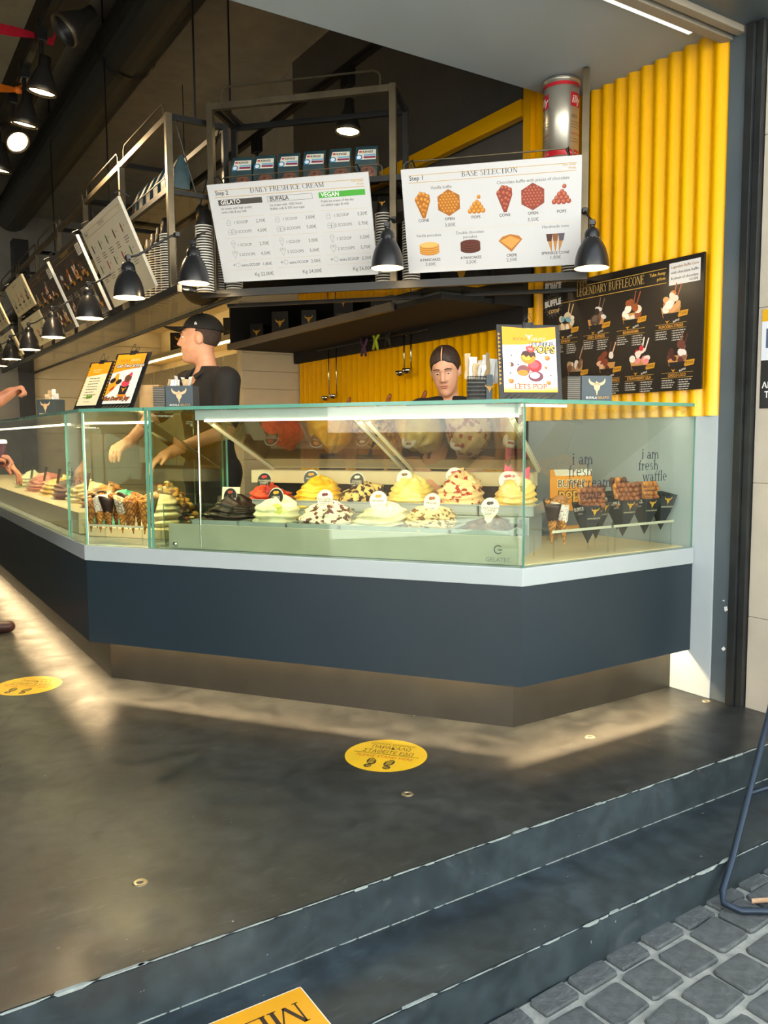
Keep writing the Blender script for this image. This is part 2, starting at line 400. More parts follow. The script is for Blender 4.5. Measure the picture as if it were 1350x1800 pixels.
# ================================================================ the setting
def flat(name, x0, x1, y0, y1, z0, z1, m, label=None, parent=None, bevel=0):
    o = MB().box(x0, x1, y0, y1, z0, z1).obj(name, m, parent, bevel=bevel)
    return struct(o, label) if parent is None else o
XL, YB, ZC = -3.4, 12.6, 4.3           # left, back and ceiling limits of the shop
def bumpy_edge(o):
    return o
flat('floor', XL, 3.3, 1.79, YB, -.34, 0, M_FLOOR, 'dark polished concrete shop floor')
flat('front_step', XL, 3.6, 1.5, 1.79, -.4, -.14, M_TREAD, 'dark concrete step below the shop floor')
flat('step_riser', XL, 3.6, 1.785, 1.79, -.14, -.006, M_RISER, 'slate painted riser under the shop floor edge')
flat('kerb_riser', XL, 3.6, 1.495, 1.5, -.4, -.146, M_RISER, 'slate painted riser above the cobbles')
# worn pale nosing along both step edges: an irregular line of chips
def chips(name, y, z, seed, label):
    rr = random.Random(seed); b = MB(); x = XL+.05
    while x < 3.2:
        l = rr.uniform(.02, .12); n = noise.noise(Vector((x*1.3, seed, 0)))
        w = .001+max(0, n)*.006+rr.random()**6*.01; h = .0015+max(0, n)*.005+rr.random()**6*.012
        b.add([(x, y-.0012, z+.0006), (x+l, y-.0012, z+.0006), (x+l*rr.uniform(.6, 1), y+w, z+.0006), (x+l*rr.uniform(0, .4), y+w, z+.0006),
               (x+l*rr.uniform(0, .4), y-.0012, z-h), (x+l*rr.uniform(.6, 1), y-.0012, z-h)], [(0, 1, 2, 3), (0, 4, 5, 1)])
        x += l*rr.uniform(.8, 1.15)
    return struct(b.obj(name, M_CHIP), label)
chips('trim_1', 1.7835, 0, 3, 'chipped pale edge of the shop floor')
chips('trim_2', 1.4935, -.14, 8, 'chipped pale edge of the lower step')
chips('trim_3', 1.7835, -.1385, 5, 'pale joint at the foot of the upper riser').scale = (1, 1, 1)
# pavement rising a little to the right, cobbles set in pale mortar
PAV = Matrix.Translation((1.27, 1.5, -.275)) @ Matrix.Rotation(-math.atan(.035), 4, 'Y')
M_MORT = mat('pale_mortar', '#9b9d98', .9, vary=.25, scale=25, bump=.6, bscale=90)
M_COB = mat('dark_basalt_cobble', '#53585a', .62, vary=.28, scale=30, bump=.7, bscale=70)
pave = struct(MB().box(-16, 12, -30, 0, -.06, -.012).obj('pavement', M_MORT, T=PAV), 'cobbled street pavement')
def cobble_mesh(seed):
    rr = random.Random(seed); me = bpy.data.meshes.new('cobble'); bm = bmesh.new()
    L_, W_ = .132/2, .115/2
    pts = []
    for k in range(16):
        a = 2*PI*(k+.5)/16; c, s_ = math.cos(a), math.sin(a); e_ = .2
        pts.append((math.copysign(abs(c)**e_, c)*L_*rr.uniform(.95, 1.02), math.copysign(abs(s_)**e_, s_)*W_*rr.uniform(.95, 1.02)))
    lo = [bm.verts.new((x, y, -.03)) for x, y in pts]; mi = [bm.verts.new((x, y, -.006)) for x, y in pts]
    hi = [bm.verts.new((x*.95, y*.95, rr.uniform(-.001, .002))) for x, y in pts]
    for a, b in ((lo, mi), (mi, hi)):
        for k in range(16): bm.faces.new((a[k], a[(k+1) % 16], b[(k+1) % 16], b[k]))
    bm.faces.new(hi); bm.to_mesh(me); bm.free(); me.materials.append(M_COB); return me
cob = [cobble_mesh(i) for i in range(7)]
rc = random.Random(4)
for r in range(0, 11):
    for k in range(-6, 17):
        x = k*.15+(0 if r % 2 else .06)+rc.uniform(-.005, .005); y = .005-r*.132+rc.uniform(-.005, .005)-.035
        if r == 0: continue
        T = Rz(3) @ Tr(x, y+.0, rc.uniform(-.004, .003)) @ Rz(rc.uniform(-4, 4)+(180 if rc.random() < .5 else 0))
        link('cobble', cob[rc.randrange(7)], pave, T)
for k in range(-4, 15):      # the cut row along the step
    T = Rz(1.5) @ Tr(k*.15+.03+rc.uniform(-.01, .01), -.046, rc.uniform(-.004, 0)) @ Matrix.Diagonal((rc.uniform(.85, 1.05), .58, 1, 1))
    link('cobble', cob[rc.randrange(7)], pave, T)

# right wall with yellow corrugated cladding
flat('wall_right', 3.23, 3.4, 2.1, 6.4, -.1, ZC, mat('charcoal_wall', '#5a5855', .7), 'wall behind the yellow cladding')
wp = flat('wall_right_panel', 3.19, 3.23, 2.252, 3.46, 0, 1.275, M_WALLW, 'white wall panel below the yellow cladding', bevel=.003)
def corr(y0, y1, z0, z1, name, label, pitch=.079, amp=.02):
    b = MB(); n = int((y1-y0)/pitch*10); prof = []
    for i in range(n+1):
        y = y0+(y1-y0)*i/n; ph = ((y-2.376)/pitch) % 1
        t = math.cos(2*PI*ph); t = (t*.5+.5)**.6*2-1
        prof.append((3.205-amp*(t*.5+.5)*1.4, y))
    vs = [(x, y, z) for z in (z0, z1) for x, y in prof]+[(3.228, y0, z0), (3.228, y1, z0), (3.228, y0, z1), (3.228, y1, z1)]
    k = n+1; fs = [(i+1, i, i+k, i+1+k) for i in range(n)]
    fs += [tuple([2*k+2]+[k+i for i in range(k)]+[2*k+3])]
    b.add(vs, fs); o = b.obj(name, M_YEL, smooth=True); return struct(o, label)
corr(2.25, 3.47, 1.275, 3.2, 'wall_right_cladding', 'glossy yellow corrugated metal cladding by the shop front')
corr(3.47, 6.29, .9, 1.9, 'wall_right_cladding', 'yellow corrugated cladding behind the servers')
flat('trim_4', 3.15, 3.2, 3.42, 3.48, 2.3, 3.2, M_YEL, 'yellow edge strip beside the coffee can')
flat('trim_5', 3.15, 3.2, 3.5, 6.3, 2.93, 3.02, M_YEL, 'yellow strip running back under the dark ceiling')
# front jamb: slate pilaster, shutter rail, stone return
flat('pilaster', 3.195, 3.4, 2.165, 2.252, 0, 3.4, M_SLATE, 'slate painted pilaster beside the white panel', bevel=.003)
def scuff(y, z, s, seed):
    rr = random.Random(seed); P = [(y+math.cos(2*PI*k/9)*s*rr.uniform(.5, 1.2), z+math.sin(2*PI*k/9)*s*rr.uniform(.5, 1.2)) for k in range(9)]
    return P
b = MB()
for y, z, s, sd in ((2.185, .425, .013, 1), (2.19, .245, .01, 2), (2.196, .46, .004, 3), (2.2, .46, .003, 4)):
    b.add([(3.1945, q[0], q[1]) for q in scuff(y, z, s, sd)], [tuple(range(9))[::-1]])
struct(b.obj('trim_6', M_PAPER), 'white scuff marks on the slate pilaster')
flat('shutter_rail', 3.18, 3.4, 2.13, 2.166, 0, 3.4, M_RAIL, 'black shutter rail at the shop entrance', bevel=.002)
flat('shutter_rail', 3.195, 3.4, 2.098, 2.128, 0, 3.4, M_RAIL, 'thin black rail beside the stone wall', bevel=.002)
st = struct(MB().box(3.235, 3.6, 1.0, 2.095, -.5, 3.6).obj('wall_stone', M_STONE), 'pale limestone jamb of the entrance')
zz = [-.4, .405, .985, 1.72, 2.42, 3.1, 3.6]
for i in range(6): MB().box(3.222, 3.27, 1.0, 2.094, zz[i]+.001, zz[i+1]-.001).obj('stone_block', M_STONE, st, bevel=.0015)
# lintel, soffit, ceilings
M_TAUPE = mat('lintel_paint', '#8f877a', .6)
flat('lintel', XL, 3.2, 2.24, 2.29, 2.845, 3.5, M_TAUPE, 'taupe inner strip of the beam over the shop front', bevel=.003)
flat('lintel', XL, 3.2, 2.218, 2.24, 2.87, 3.5, M_RAIL, 'dark shutter slot in the beam')
flat('lintel', XL, 3.2, 2.18, 2.218, 2.85, 3.5, M_TAUPE, 'taupe outer strip of the beam over the shop front', bevel=.003)
flat('lintel', XL, 3.4, 2.0, 2.18, 2.875, 3.6, M_SLATE, 'slate shutter housing over the entrance', bevel=.004)
flat('ceiling', XL, 3.3, 2.29, 3.165, 2.9, 3.0, M_SOF, 'smooth grey soffit above the shop front')
flat('ceiling_drop', XL, 3.3, 3.14, 3.165, 3.0, ZC, M_BLACK, 'dark upstand behind the grey soffit')
flat('ceiling_back', XL, 3.4, 3.15, YB, ZC, ZC+.1, M_BLACK, 'black shop ceiling')
flat('wall_left', XL-.15, XL, 2.4, YB, -.1, ZC, mat('far_wall_brown', '#4a4238', .7), 'brown side wall of the shop')
flat('wall_back', XL, 3.4, YB, YB+.15, -.1, ZC, M_BLACK, 'dark rear wall of the shop')
flat('wall_far', 3.28, 3.4, 6.4, YB, -.1, ZC, M_BLACK, 'cream wall with lit shelves behind the counter')
# facade above the opening keeps daylight out of the dark ceiling
flat('facade', XL-3, 3.6, 2.1, 2.3, 3.5, 6, M_STONE, 'stone facade above the shop front')
flat('roof', XL-3, 3.6, 2.2, YB+.3, ZC+.1, ZC+.3, M_BLACK, 'slab over the shop')
flat('facade', 3.235, 6.5, .9, 1.5, -.6, 6, M_STONE, 'stone facade of the neighbouring house')
flat('facade', XL-3, XL, 2.1, 2.4, -.4, 3.5, M_STONE, 'stone pier at the far side of the entrance')
# shiplap partition with separate boards
def shiplap(name, x0, x1, y, z0, z1, pitch, label, n_off=.02):
    w = struct(MB().box(x0, x1, y+.02, y+.1, z0, z1).obj(name, M_SHIP), label)
    z = z0; bm_ = MB().box(0, x1-x0, 0, .018, 0, pitch-.006).obj('plank', M_SHIP, w, T=Tr(x0, y, z0), bevel=.002); z += pitch
    while z+pitch < z1+.01:
        link('plank', bm_.data, w, Tr(x0, y, z)); z += pitch
    return w
shiplap('wall_partition', 2.68, 3.23, 6.3, 0, 2.48, .145, 'cream shiplap partition beside the yellow cladding')
shiplap('wall_shiplap', 1.72, 3.28, 10.2, 0, 2.6, .21, 'cream shiplap wall behind the menu stands')
# dark glazed door far at the back
d1 = struct(MB().box(1.58, 1.74, 10.0, 10.2, 0, 3.4).obj('door_1', M_BLK), 'dark door frame at the far end')
MB().box(.7, 1.58, 10.05, 10.1, 1.35, 2.2).obj('pane', mat('dim_door_glass', '#5b5545', .25, vary=.15, scale=3), d1)
MB().box(.66, 1.6, 10.02, 10.12, 0, 1.35).obj('panel', M_BLK, d1); MB().box(.66, 1.6, 10.02, 10.12, 2.2, 2.3).obj('rail', M_BLK, d1)
MB().box(.58, .7, 10.0, 10.2, 0, 3.4).obj('jamb', M_BLK, d1)
# white cabinets and lit shelves on the far wall
fs_ = thing('wall_cabinet', 'cream wall cabinets with lit shelves behind the capped server', 'cabinet', Tr(3.28, 9.2, 0))
MB().box(-.02, 0, -2.6, .98, .1, 2.6).obj('back_panel', M_CREAM, fs_)
for z in (2.1,): MB().box(-.32, -.02, -2.6, .98, z, z+.05).obj('shelf', M_CREAM, fs_)
MB().box(-.36, -.02, -2.6, .98, 2.49, 2.66).obj('bulkhead', M_CREAM, fs_)
for z in (2.085, 2.475): MB().box(-.3, -.28, -2.5, .9, z, z+.012).obj('led_strip', M_LED, fs_)
for k in range(5):
    d = MB().box(-.36, -.02, -2.58+k*.7, -1.9+k*.7, .9, 1.95).obj('door', M_CREAM, fs_, bevel=.004)
    MB().box(-.372, -.36, -2.52+k*.7, -1.96+k*.7, .97, 1.88).obj('door_panel', M_CREAM, d, bevel=.004)
# black niche with shelf over the yellow cladding
nc = thing('niche_shelf', 'black shelf niche over the yellow cladding holding gift boxes', 'shelf', Tr(3.2, 4.9, 1.9))
MB().box(-.62, 0, -1.44, 1.4, 0, .028).obj('shelf_board', M_DKWOOD, nc)
MB().box(-.645, -.615, -1.0, 1.4, -.005, .042).obj('shelf_lip', mat('taupe_edge', '#574e42', .4), nc, bevel=.003)
MB().box(-.05, 0, -1.44, 1.4, .03, .75).obj('back_panel', M_DKWOOD, nc)
MB().prism([(-.62, -1.3), (0, -1.44), (0, 1.4), (-.62, 1.4)], .46, .52).obj('top_board', M_DKWOOD, nc)
MB().box(-.28, 0, -1.46, -1.43, 0, .52).obj('side_panel', M_DKWOOD, nc); MB().box(-.62, 0, 1.37, 1.398, .03, .5).obj('side_panel', M_DKWOOD, nc)
MB().box(-.6, -.3, -1.4, -.95, .03, .075).obj('tray', M_SLATE, nc, bevel=.003)
MB().box(-.06, -.02, -1.44, 1.38, -.09, 0).obj('rail', M_DKWOOD, nc)
# ceiling light bar
lb = thing('ceiling_light', 'white light bar set in the grey soffit', 'light', Tr(2.72, 2.355, 2.9))
MB().box(-.9, .36, -.018, .018, -.012, .0).obj('housing', M_WHITE, lb)
MB().box(-.89, .35, -.01, .01, -.016, -.012).obj('diffuser', emission('dim_tube', '#eef0e8', .9), lb)

# ================================================================ the counter
PW, PB, PA, PL = Vector((3.188, 2.352)), Vector((2.147, 2.352)), Vector((.9, 4.08)), Vector((.9, 11.2))
PATH = [PW, PB, PA, PL]
def off(d, path=PATH):
    out = []; n = len(path)
    for i in range(n):
        ns = []
        for a, b in ((i-1, i), (i, i+1)):
            if a >= 0 and b < n:
                t = (path[b]-path[a]).normalized(); ns.append(Vector((t.y, -t.x)))
        if len(ns) == 1: out.append(path[i]+ns[0]*d)
        else:
            m_ = (ns[0]+ns[1]).normalized(); out.append(path[i]+m_*(d/m_.dot(ns[0])))
    return out
def band(d0, d1, i): # quad of one counter segment between two offsets
    a, b = off(d0), off(d1); return [tuple(a[i]), tuple(a[i+1]), tuple(b[i+1]), tuple(b[i])]
cb = thing('counter_base', 'navy counter base with recessed lit plinth', 'counter', Tr(2.147, 2.352, 0))
def cpart(b, name, m, parent=cb, org=(2.147, 2.352, 0), **k):
    b.v = [(x-org[0], y-org[1], z-org[2]) for x, y, z in b.v]; return b.obj(name, m, parent, **k)
for i in range(3):
    cpart(MB().prism(band(.008, .028, i), .205, .607), 'panel', M_NAVY)
    cpart(MB().prism(band(.115, .135, i), 0, .3), 'plinth', M_PLINTH)
    cpart(MB().prism(band(.028, .7, i), .29, .31), 'underside', M_BLK)
    cpart(MB().prism(band(.1, .113, i), .272, .29), 'led_strip', emission('plinth_led', '#ffd49a', 9))
    cpart(MB().prism(band(.66, .68, i), 0, .607), 'back_panel', M_BLK)
def strip_light(p, q, z, w, power, col, name='strip_light', rx=0, aim=None):
    p, q = Vector(p), Vector(q); c = (p+q)/2; d = q-p
    l = bpy.data.lights.new(name, 'AREA'); l.shape = 'RECTANGLE'; l.size = d.length; l.size_y = w; l.energy = power; l.color = col
    o = bpy.data.objects.new(name, l); COL.objects.link(o)
    X = Vector((d.x, d.y, 0)).normalized(); Zl = -(aim.normalized() if aim else Vector((0, 0, -1)))
    Y = Zl.cross(X); o.matrix_world = Matrix(((X.x, Y.x, Zl.x, c.x), (X.y, Y.y, Zl.y, c.y), (X.z, Y.z, Zl.z, z), (0, 0, 0, 1))); return o
WARM = (1, .72, .38)
_o = off(.095)
PLW = [7, 15, 19]
for i in range(3): strip_light(_o[i], _o[i+1], .268, .02, PLW[i], WARM)
ct = MB(); ct.prism([tuple(p) for p in off(0)]+[tuple(p) for p in off(.78)][::-1], .607, .68)
tag(ct.obj('countertop', M_WHITE, bevel=.004), 'white solid-surface counter top running round the corner', 'countertop')

def slab(p, q, z0, z1, t, name, parent, org, gm=None):
    # a vertical pane between two plan points, glass faces with green edges
    p, q = Vector(p), Vector(q); d = (q-p).normalized(); n = Vector((d.y, -d.x))*t
    b = MB(); P = [p, q, q+n, p+n]
    vs = [(a.x-org[0], a.y-org[1], z-org[2]) for z in (z0, z1) for a in P]
    b.add(vs, [(0, 1, 5, 4), (2, 3, 7, 6)], 0); b.add(vs, [(1, 2, 6, 5), (3, 0, 4, 7), (4, 5, 6, 7), (3, 2, 1, 0)], 1)
    return b.obj(name, [gm or M_GLASS, M_GEDGE], parent)
def plate(poly, z0, z1, name, parent, org):
    b = MB(); b.prism([(x-org[0], y-org[1]) for x, y in poly], z0-org[2], z1-org[2], 0, 1); return b.obj(name, [M_GLASS, M_GEDGE], parent)
E0 = (PA-PB).normalized(); N0 = Vector((E0.y, -E0.x))
def dg(s, d): return PB+E0*s+N0*d         # plan point: s along the diagonal front from its near corner, d inwards
ZT0, ZT1 = 1.318, 1.333
o0, o3 = off(.012), off(.36)
# right-hand case
org = (2.7, 2.36, .68); cr = thing('display_case', 'glass case of waffle cones beside the white wall panel', 'display case', Tr(*org))
slab(o0[0], o0[1]+Vector((.012, 0)), .681, ZT0, .008, 'front_glass', cr, org)
plate([tuple(o0[0]), tuple(o0[1]), tuple(o3[1]), tuple(o3[0])], ZT0, ZT1, 'top_glass', cr, org)
# sloping inner pane
b = MB(); b.add([(2.42-org[0], 2.40-org[1], 1.30-org[2]), (3.17-org[0], 2.40-org[1], 1.30-org[2]), (3.17-org[0], 3.0-org[1], .9-org[2]), (2.6-org[0], 3.0-org[1], .9-org[2])], [(0, 1, 2, 3)])
b.obj('inner_pane', M_ACR, cr)
cpart(MB().box(2.16, 2.42, 2.40, 2.412, 1.306, 1.315), 'led_strip', M_LEDC, cr, org)
strip_light((2.3, 2.43), (3.15, 2.43), 1.295, .04, .9, (1, .85, .6), aim=Vector((0, .5, -1)))  # added fill light over the case, far longer than the visible LED strip
# main gelato case
SM = 1.735
org = tuple(dg(.9, 0))+(.68,); cm = thing('display_case', 'large glass gelato case on the diagonal counter front', 'display case', Tr(*org))
slab(dg(0, .012), dg(SM, .012), .681, ZT0, .01, 'front_glass', cm, org)
plate([tuple(dg(.0, 0)), tuple(dg(SM+.02, 0)), tuple(dg(SM+.02, .36)), tuple(dg(.12, .36))], ZT0, ZT1, 'top_glass', cm, org)
slab(dg(SM+.008, .012), dg(SM+.008, .66), .681, ZT0, .012, 'side_glass', cm, org)
slab(dg(.008, .02), dg(.2, .6), .681, ZT0, .01, 'side_glass', cm, org)
slab(dg(.03, .045), dg(1.7, .045), .683, .888, .006, 'low_glass', cm, org)
def quadslab(P, t, name, mats, parent, org):
    P = [Vector(p)-Vector(org) for p in P]; n = (P[1]-P[0]).cross(P[3]-P[0]).normalized()*t
    b = MB(); b.add([*P, *[p+n for p in P]], [(0, 3, 2, 1), (4, 5, 6, 7)], 0)
    b.add([*P, *[p+n for p in P]], [(0, 1, 5, 4), (1, 2, 6, 5), (2, 3, 7, 6), (3, 0, 4, 7)], 1); return b.obj(name, mats, parent)
def d3(s, d, z): v = dg(s, d); return (v.x, v.y, z)
M_LID = glass('smoked_lid_acrylic', '#c9bda4', 1.75)
M_LIDE = mat('lid_edge', '#c7c1a8', .3)
for s0, s1 in ((.06, .7), (.72, 1.47)):
    l_ = quadslab([d3(s1, .07, 1.27), d3(s0, .07, 1.27), d3(s0, .66, 1.035), d3(s1, .66, 1.035)], .006, 'lid', [M_LID, M_LIDE], cm, org)
    for s in (s0+.01, s1-.01):
        b = MB().tube([Vector(d3(s, .07, 1.267))-Vector(org), Vector(d3(s, .66, 1.03))-Vector(org)], .009, 6); b.obj('lid_rail', M_LIDE, l_)
cpart(MB().prism([tuple(dg(a, c)) for a, c in ((.02, .03), (1.5, .03), (1.5, .05), (.02, .05))], 1.272, 1.316), 'header', M_WHITE, cm, org)
cpart(MB().prism([tuple(dg(a, c)) for a, c in ((.03, .026), (1.45, .026), (1.45, .045), (.03, .045))], 1.264, 1.272), 'led_strip', M_LEDC, cm, org)
strip_light(dg(.05, .1), dg(1.45, .1), 1.255, .05, 5, (1, .8, .45), aim=Vector((N0.x*.35, N0.y*.35, -1)))
cpart(MB().tube([d3(1.505, .06, .69), d3(1.505, .06, 1.27)], .006, 8), 'chrome_post', M_CHROME, cm, org)
cpart(MB().prism([tuple(dg(a, c)) for a, c in ((.1, .68), (1.6, .68), (1.6, .8), (.1, .8))], .955, 1.02), 'back_ledge', M_CREAM, cm, org)
cpart(MB().prism([tuple(dg(a, c)) for a, c in ((.1, .76), (1.6, .76), (1.6, .78), (.1, .78))], .68, .955), 'back_wall', M_BLK, cm, org)
# corner case with cones
org = tuple(PA)+(.68,); cc = thing('display_case', 'corner glass case of dipped cones and toppings', 'display case', Tr(*org))
pa = off(.012)[2]
slab(dg(SM+.03, .012), pa, .681, ZT0, .008, 'front_glass', cc, org)
slab(pa, pa+Vector((0, .36)), .681, ZT0, .008, 'front_glass', cc, org)
slab(dg(SM+.035, .025), dg(SM+.035, .66), .681, ZT0, .012, 'side_glass', cc, org)
plate([tuple(dg(SM+.03, 0)), tuple(PA), (.9, 4.45), (1.26, 4.45), tuple(off(.36)[2]), tuple(dg(SM+.03, .36))], ZT0, ZT1, 'top_glass', cc, org)
cpart(MB().tube([tuple(pa+Vector((.012, .012)))+(.69,), tuple(pa+Vector((.012, .012)))+(1.31,)], .004, 6), 'corner_seal', M_CHROME, cc, org)
cpart(MB().prism([tuple(dg(a, c)) for a, c in ((SM+.08, .1), (2.2, .1), (2.2, .115), (SM+.08, .115))], 1.262, 1.272), 'led_strip', M_LEDC, cc, org)
cpart(MB().tube([d3(SM+.1, .12, .82), d3(SM+.1, .12, 1.27)], .005, 8), 'chrome_post', M_CHROME, cc, org)
quadslab([(1.3, 4.5, 1.27), d3(SM+.05, .1, 1.27), d3(SM+.05, .66, 1.03), (1.65, 4.6, 1.03)], .006, 'lid', [M_LID, M_LIDE], cc, org)
strip_light(dg(SM+.08, .15), dg(2.1, .15), 1.255, .05, 6, (1, .78, .42))
# case running back along the customer side
org = (.9, 4.6, .68); cl = thing('display_case', 'glass gelato case running back along the customer side', 'display case', Tr(*org))
slab((.912, 4.47), (.912, 11.1), .681, ZT0, .008, 'front_glass', cl, org)
plate([(.9, 4.46), (.9, 11.1), (1.26, 11.1), (1.26, 4.46)], ZT0, ZT1, 'top_glass', cl, org)
slab((.925, 4.475), (1.6, 4.475), .681, ZT0, .01, 'side_glass', cl, org)
cpart(MB().box(.93, .95, 4.5, 11, 1.262, 1.272), 'led_strip', M_LEDC, cl, org)
cpart(MB().box(.98, 1.6, 4.55, 11, .683, .8), 'pan_housing', M_CREAM, cl, org, bevel=.004)
strip_light((1.0, 4.6), (1.0, 10.5), 1.255, .05, 24, (1, .78, .42), aim=Vector((.3, 0, -1)))
# ================================================================ hanging shelves, menu boards, lamps
KS = .924
SF = frame(2.957, 2.837, .0904, -46) @ Matrix.Scale(KS, 4)         # front run: x to the right along the run, y away from the customer
LF = frame(1.432, 4.25, .0904, -90) @ Matrix.Scale(KS, 4)         # run over the customer side: x towards the street, y behind the run
M_SGL = glass('smoked_shelf_glass', '#cfc7b4', 1.3)
def shelf_run(name, label, F, xs, x0, x1, ztop, dep, metal, poles, rods, loops):
    t = thing(name, label, 'shelf', F @ Tr(0, 0, 2.0))
    z = lambda a: a-2.0
    for k, x in enumerate(xs):
        hi = poles.get(k, ztop)
        MB().box(x-.018, x+.018, -.018, .018, z(2.0), z(hi)).obj('post', metal, t, bevel=.002)
        MB().box(x-.015, x+.015, dep-.015, dep+.015, z(2.0), z(ztop)).obj('post', M_BLK, t)
        for zz_ in (2.03, 2.56): MB().box(x-.012, x+.012, 0, dep, z(zz_)-.012, z(zz_)+.012).obj('cross_rail', M_BLK, t)
        MB().box(x-.012, x+.012, 0, dep, z(ztop)-.03, z(ztop)).obj('cross_rail', M_BLK, t)
    for (a, c) in zip(xs, xs[1:]):
        MB().box(a, c, -.012, .012, z(2.56), z(2.59)).obj('front_rail', M_BLK if metal is M_BLK else M_BLK, t)
        MB().box(a, c, dep-.012, dep+.012, z(2.56), z(2.59)).obj('back_rail', M_BLK, t)
        MB().box(a+.01, c-.01, .012, dep-.012, z(2.583), z(2.59)).obj('glass_shelf', M_SGL, t)
        MB().tube([(a+.06, -.005, z(2.59)), (a+.06, -.005, z(2.635)), (a+.075, -.005, z(2.65)), (c-.075, -.005, z(2.65)), (c-.06, -.005, z(2.635)), (c-.06, -.005, z(2.59))], .004, 6).obj('guard_rail', M_BRASS, t)
    for a, c in loops:
        MB().box(a, c, -.015, .015, z(ztop)-.04, z(ztop)-.005).obj('top_rail', metal, t)
        MB().box(a, c, dep-.012, dep+.012, z(ztop)-.035, z(ztop)-.005).obj('top_rail', M_BLK, t)
        MB().tube([(a+.07, 0, z(ztop)-.01), (a+.07, 0, z(ztop)+.05), (a+.085, 0, z(ztop)+.07), (a+.11, 0, z(ztop)+.078), (c-.11, 0, z(ztop)+.078), (c-.085, 0, z(ztop)+.07), (c-.07, 0, z(ztop)+.05), (c-.07, 0, z(ztop)-.01)], .006, 6).obj('loop_rail', metal, t)
    # base tray: steel edge frame with smoked glass, cup rims show through from below
    MB().box(x0, x1, -.025, .0, z(1.99), z(2.03)).obj('base_rail', M_BLK, t); MB().box(x0, x1, dep, dep+.025, z(1.99), z(2.03)).obj('base_rail', M_BLK, t)
    MB().box(x0, x1, .0, dep, z(2.0), z(2.008)).obj('base_glass', M_SGL, t)
    for x in rods:
        MB().tube([(x, dep/2, z(ztop)), (x, dep/2, z((ZC-.0904)/KS))], .006, 6).obj('hanging_rod', M_BLK, t)
        MB().box(x-.012, x+.012, 0, dep, z(ztop)-.02, z(ztop)).obj('cross_rail', M_BLK, t)
    return t
sh1 = shelf_run('hanging_shelf', 'hanging steel shelf above the diagonal counter front', SF, [-2.05, -1.0, 0], -2.12, .02, 3.06, .33, M_BRASS, {2: 3.03}, [-2.0], [(-2.05, -1.0)])
MB().box(-.018, .018, .31, .34, -.0, 1.02).obj('post', M_BLK, sh1)
sh2 = shelf_run('hanging_shelf', 'hanging steel shelf running back above the customer side', LF, [-6.2, -5.0, -3.9, -2.9, -1.95, -.95, 0], -6.3, .15, 2.98, .33, M_BRASS, {}, [-.02, -1.9, -3.9], [(-6.2, -5.0), (-5.0, -3.9), (-3.9, -2.9), (-2.9, -1.95), (-1.95, -.95), (-.95, 0)])
for x in (0, -1.95):  # tension wires in the bays
    MB().tube([(x, .04, .95), (x, .17, .5)], .004, 5).obj('brace', M_BLK, sh2); MB().tube([(x, .3, .95), (x, .17, .5)], .004, 5).obj('brace', M_BLK, sh2)
MB().ball((0, .17, .47), (.045, .02, .045), 14, 8).obj('pulley', M_BLK, sh2)

def cup_icon(p, x, y, s, two, col='#54524f'):
    w = .0011
    for k in range(2 if two else 1):
        dx = k*s*.55
        p.frame(x+dx, y, x+dx+s*.62, y+s*.4, w, col); n = 7
        for i in range(n):
            a0, a1 = PI*i/n, PI*(i+1)/n
            p.line(x+dx+s*.31+s*.31*math.cos(a0), y+s*.4+s*.4*math.sin(a0), x+dx+s*.31+s*.31*math.cos(a1), y+s*.4+s*.4*math.sin(a1), w, col)
def cone_icon(p, x, y, s, two, col='#54524f'):
    w = .0011; k = 1.35 if two else 1
    p.line(x, y, x-s*.3*k, y+s*.8, w, col); p.line(x, y, x+s*.3*k, y+s*.8, w, col); p.line(x-s*.3*k, y+s*.8, x+s*.3*k, y+s*.8, w, col)
    cs = [(-.2, .26), (.2, .26)] if two else [(0, .3)]
    for cx, r in cs:
        for i in range(8):
            a0, a1 = PI*i/8, PI*(i+1)/8
            p.line(x+(cx+r*math.cos(a0))*s, y+s*.8+r*s*math.sin(a0)*1.1, x+(cx+r*math.cos(a1))*s, y+s*.8+r*s*math.sin(a1)*1.1, w, col)
BW, BH = .89, .515
def board(name, label, F, W_=BW, H_=BH, face='#cbccd0', edge='#d9d9dc', tilt=23):
    t = thing(name, label, 'menu board', F @ Rx(tilt))
    MB().box(0, W_, 0, .018, 0, H_).obj('panel', [mat('board_'+face, face, .35, vary=.01), ], t, bevel=.0015)
    for x in (.06, W_-.06):
        MB().tube([(x, .01, H_), (x-.015, .01, H_+.03), (x-.005, .05, H_+.035), (x, .09, H_-.01)], .004, 6).obj('hook', M_BLK, t)
    return t
GOLD, INKD = '#c39a4e', '#3a3836'
def head(p, W_, H_, title, step, gold=GOLD, ink=INKD, tsize=.034, take=True):
    p.rect(.035, H_*.936, W_-.025, H_*.941, gold); p.rect(.035, H_*.868, W_-.025, H_*.873, gold)
    p.text(title, W_*.5, H_*.893, tsize, ink, 'c', serif=True)
    if step: p.text(step, .04, H_*.893, .03, ink, bold=.012)
    if take:
        p.text('Take Away', W_-.028, H_*.918, .0145, gold, 'r', bold=.01); p.text('Prices', W_-.028, H_*.888, .0145, gold, 'r', bold=.01)
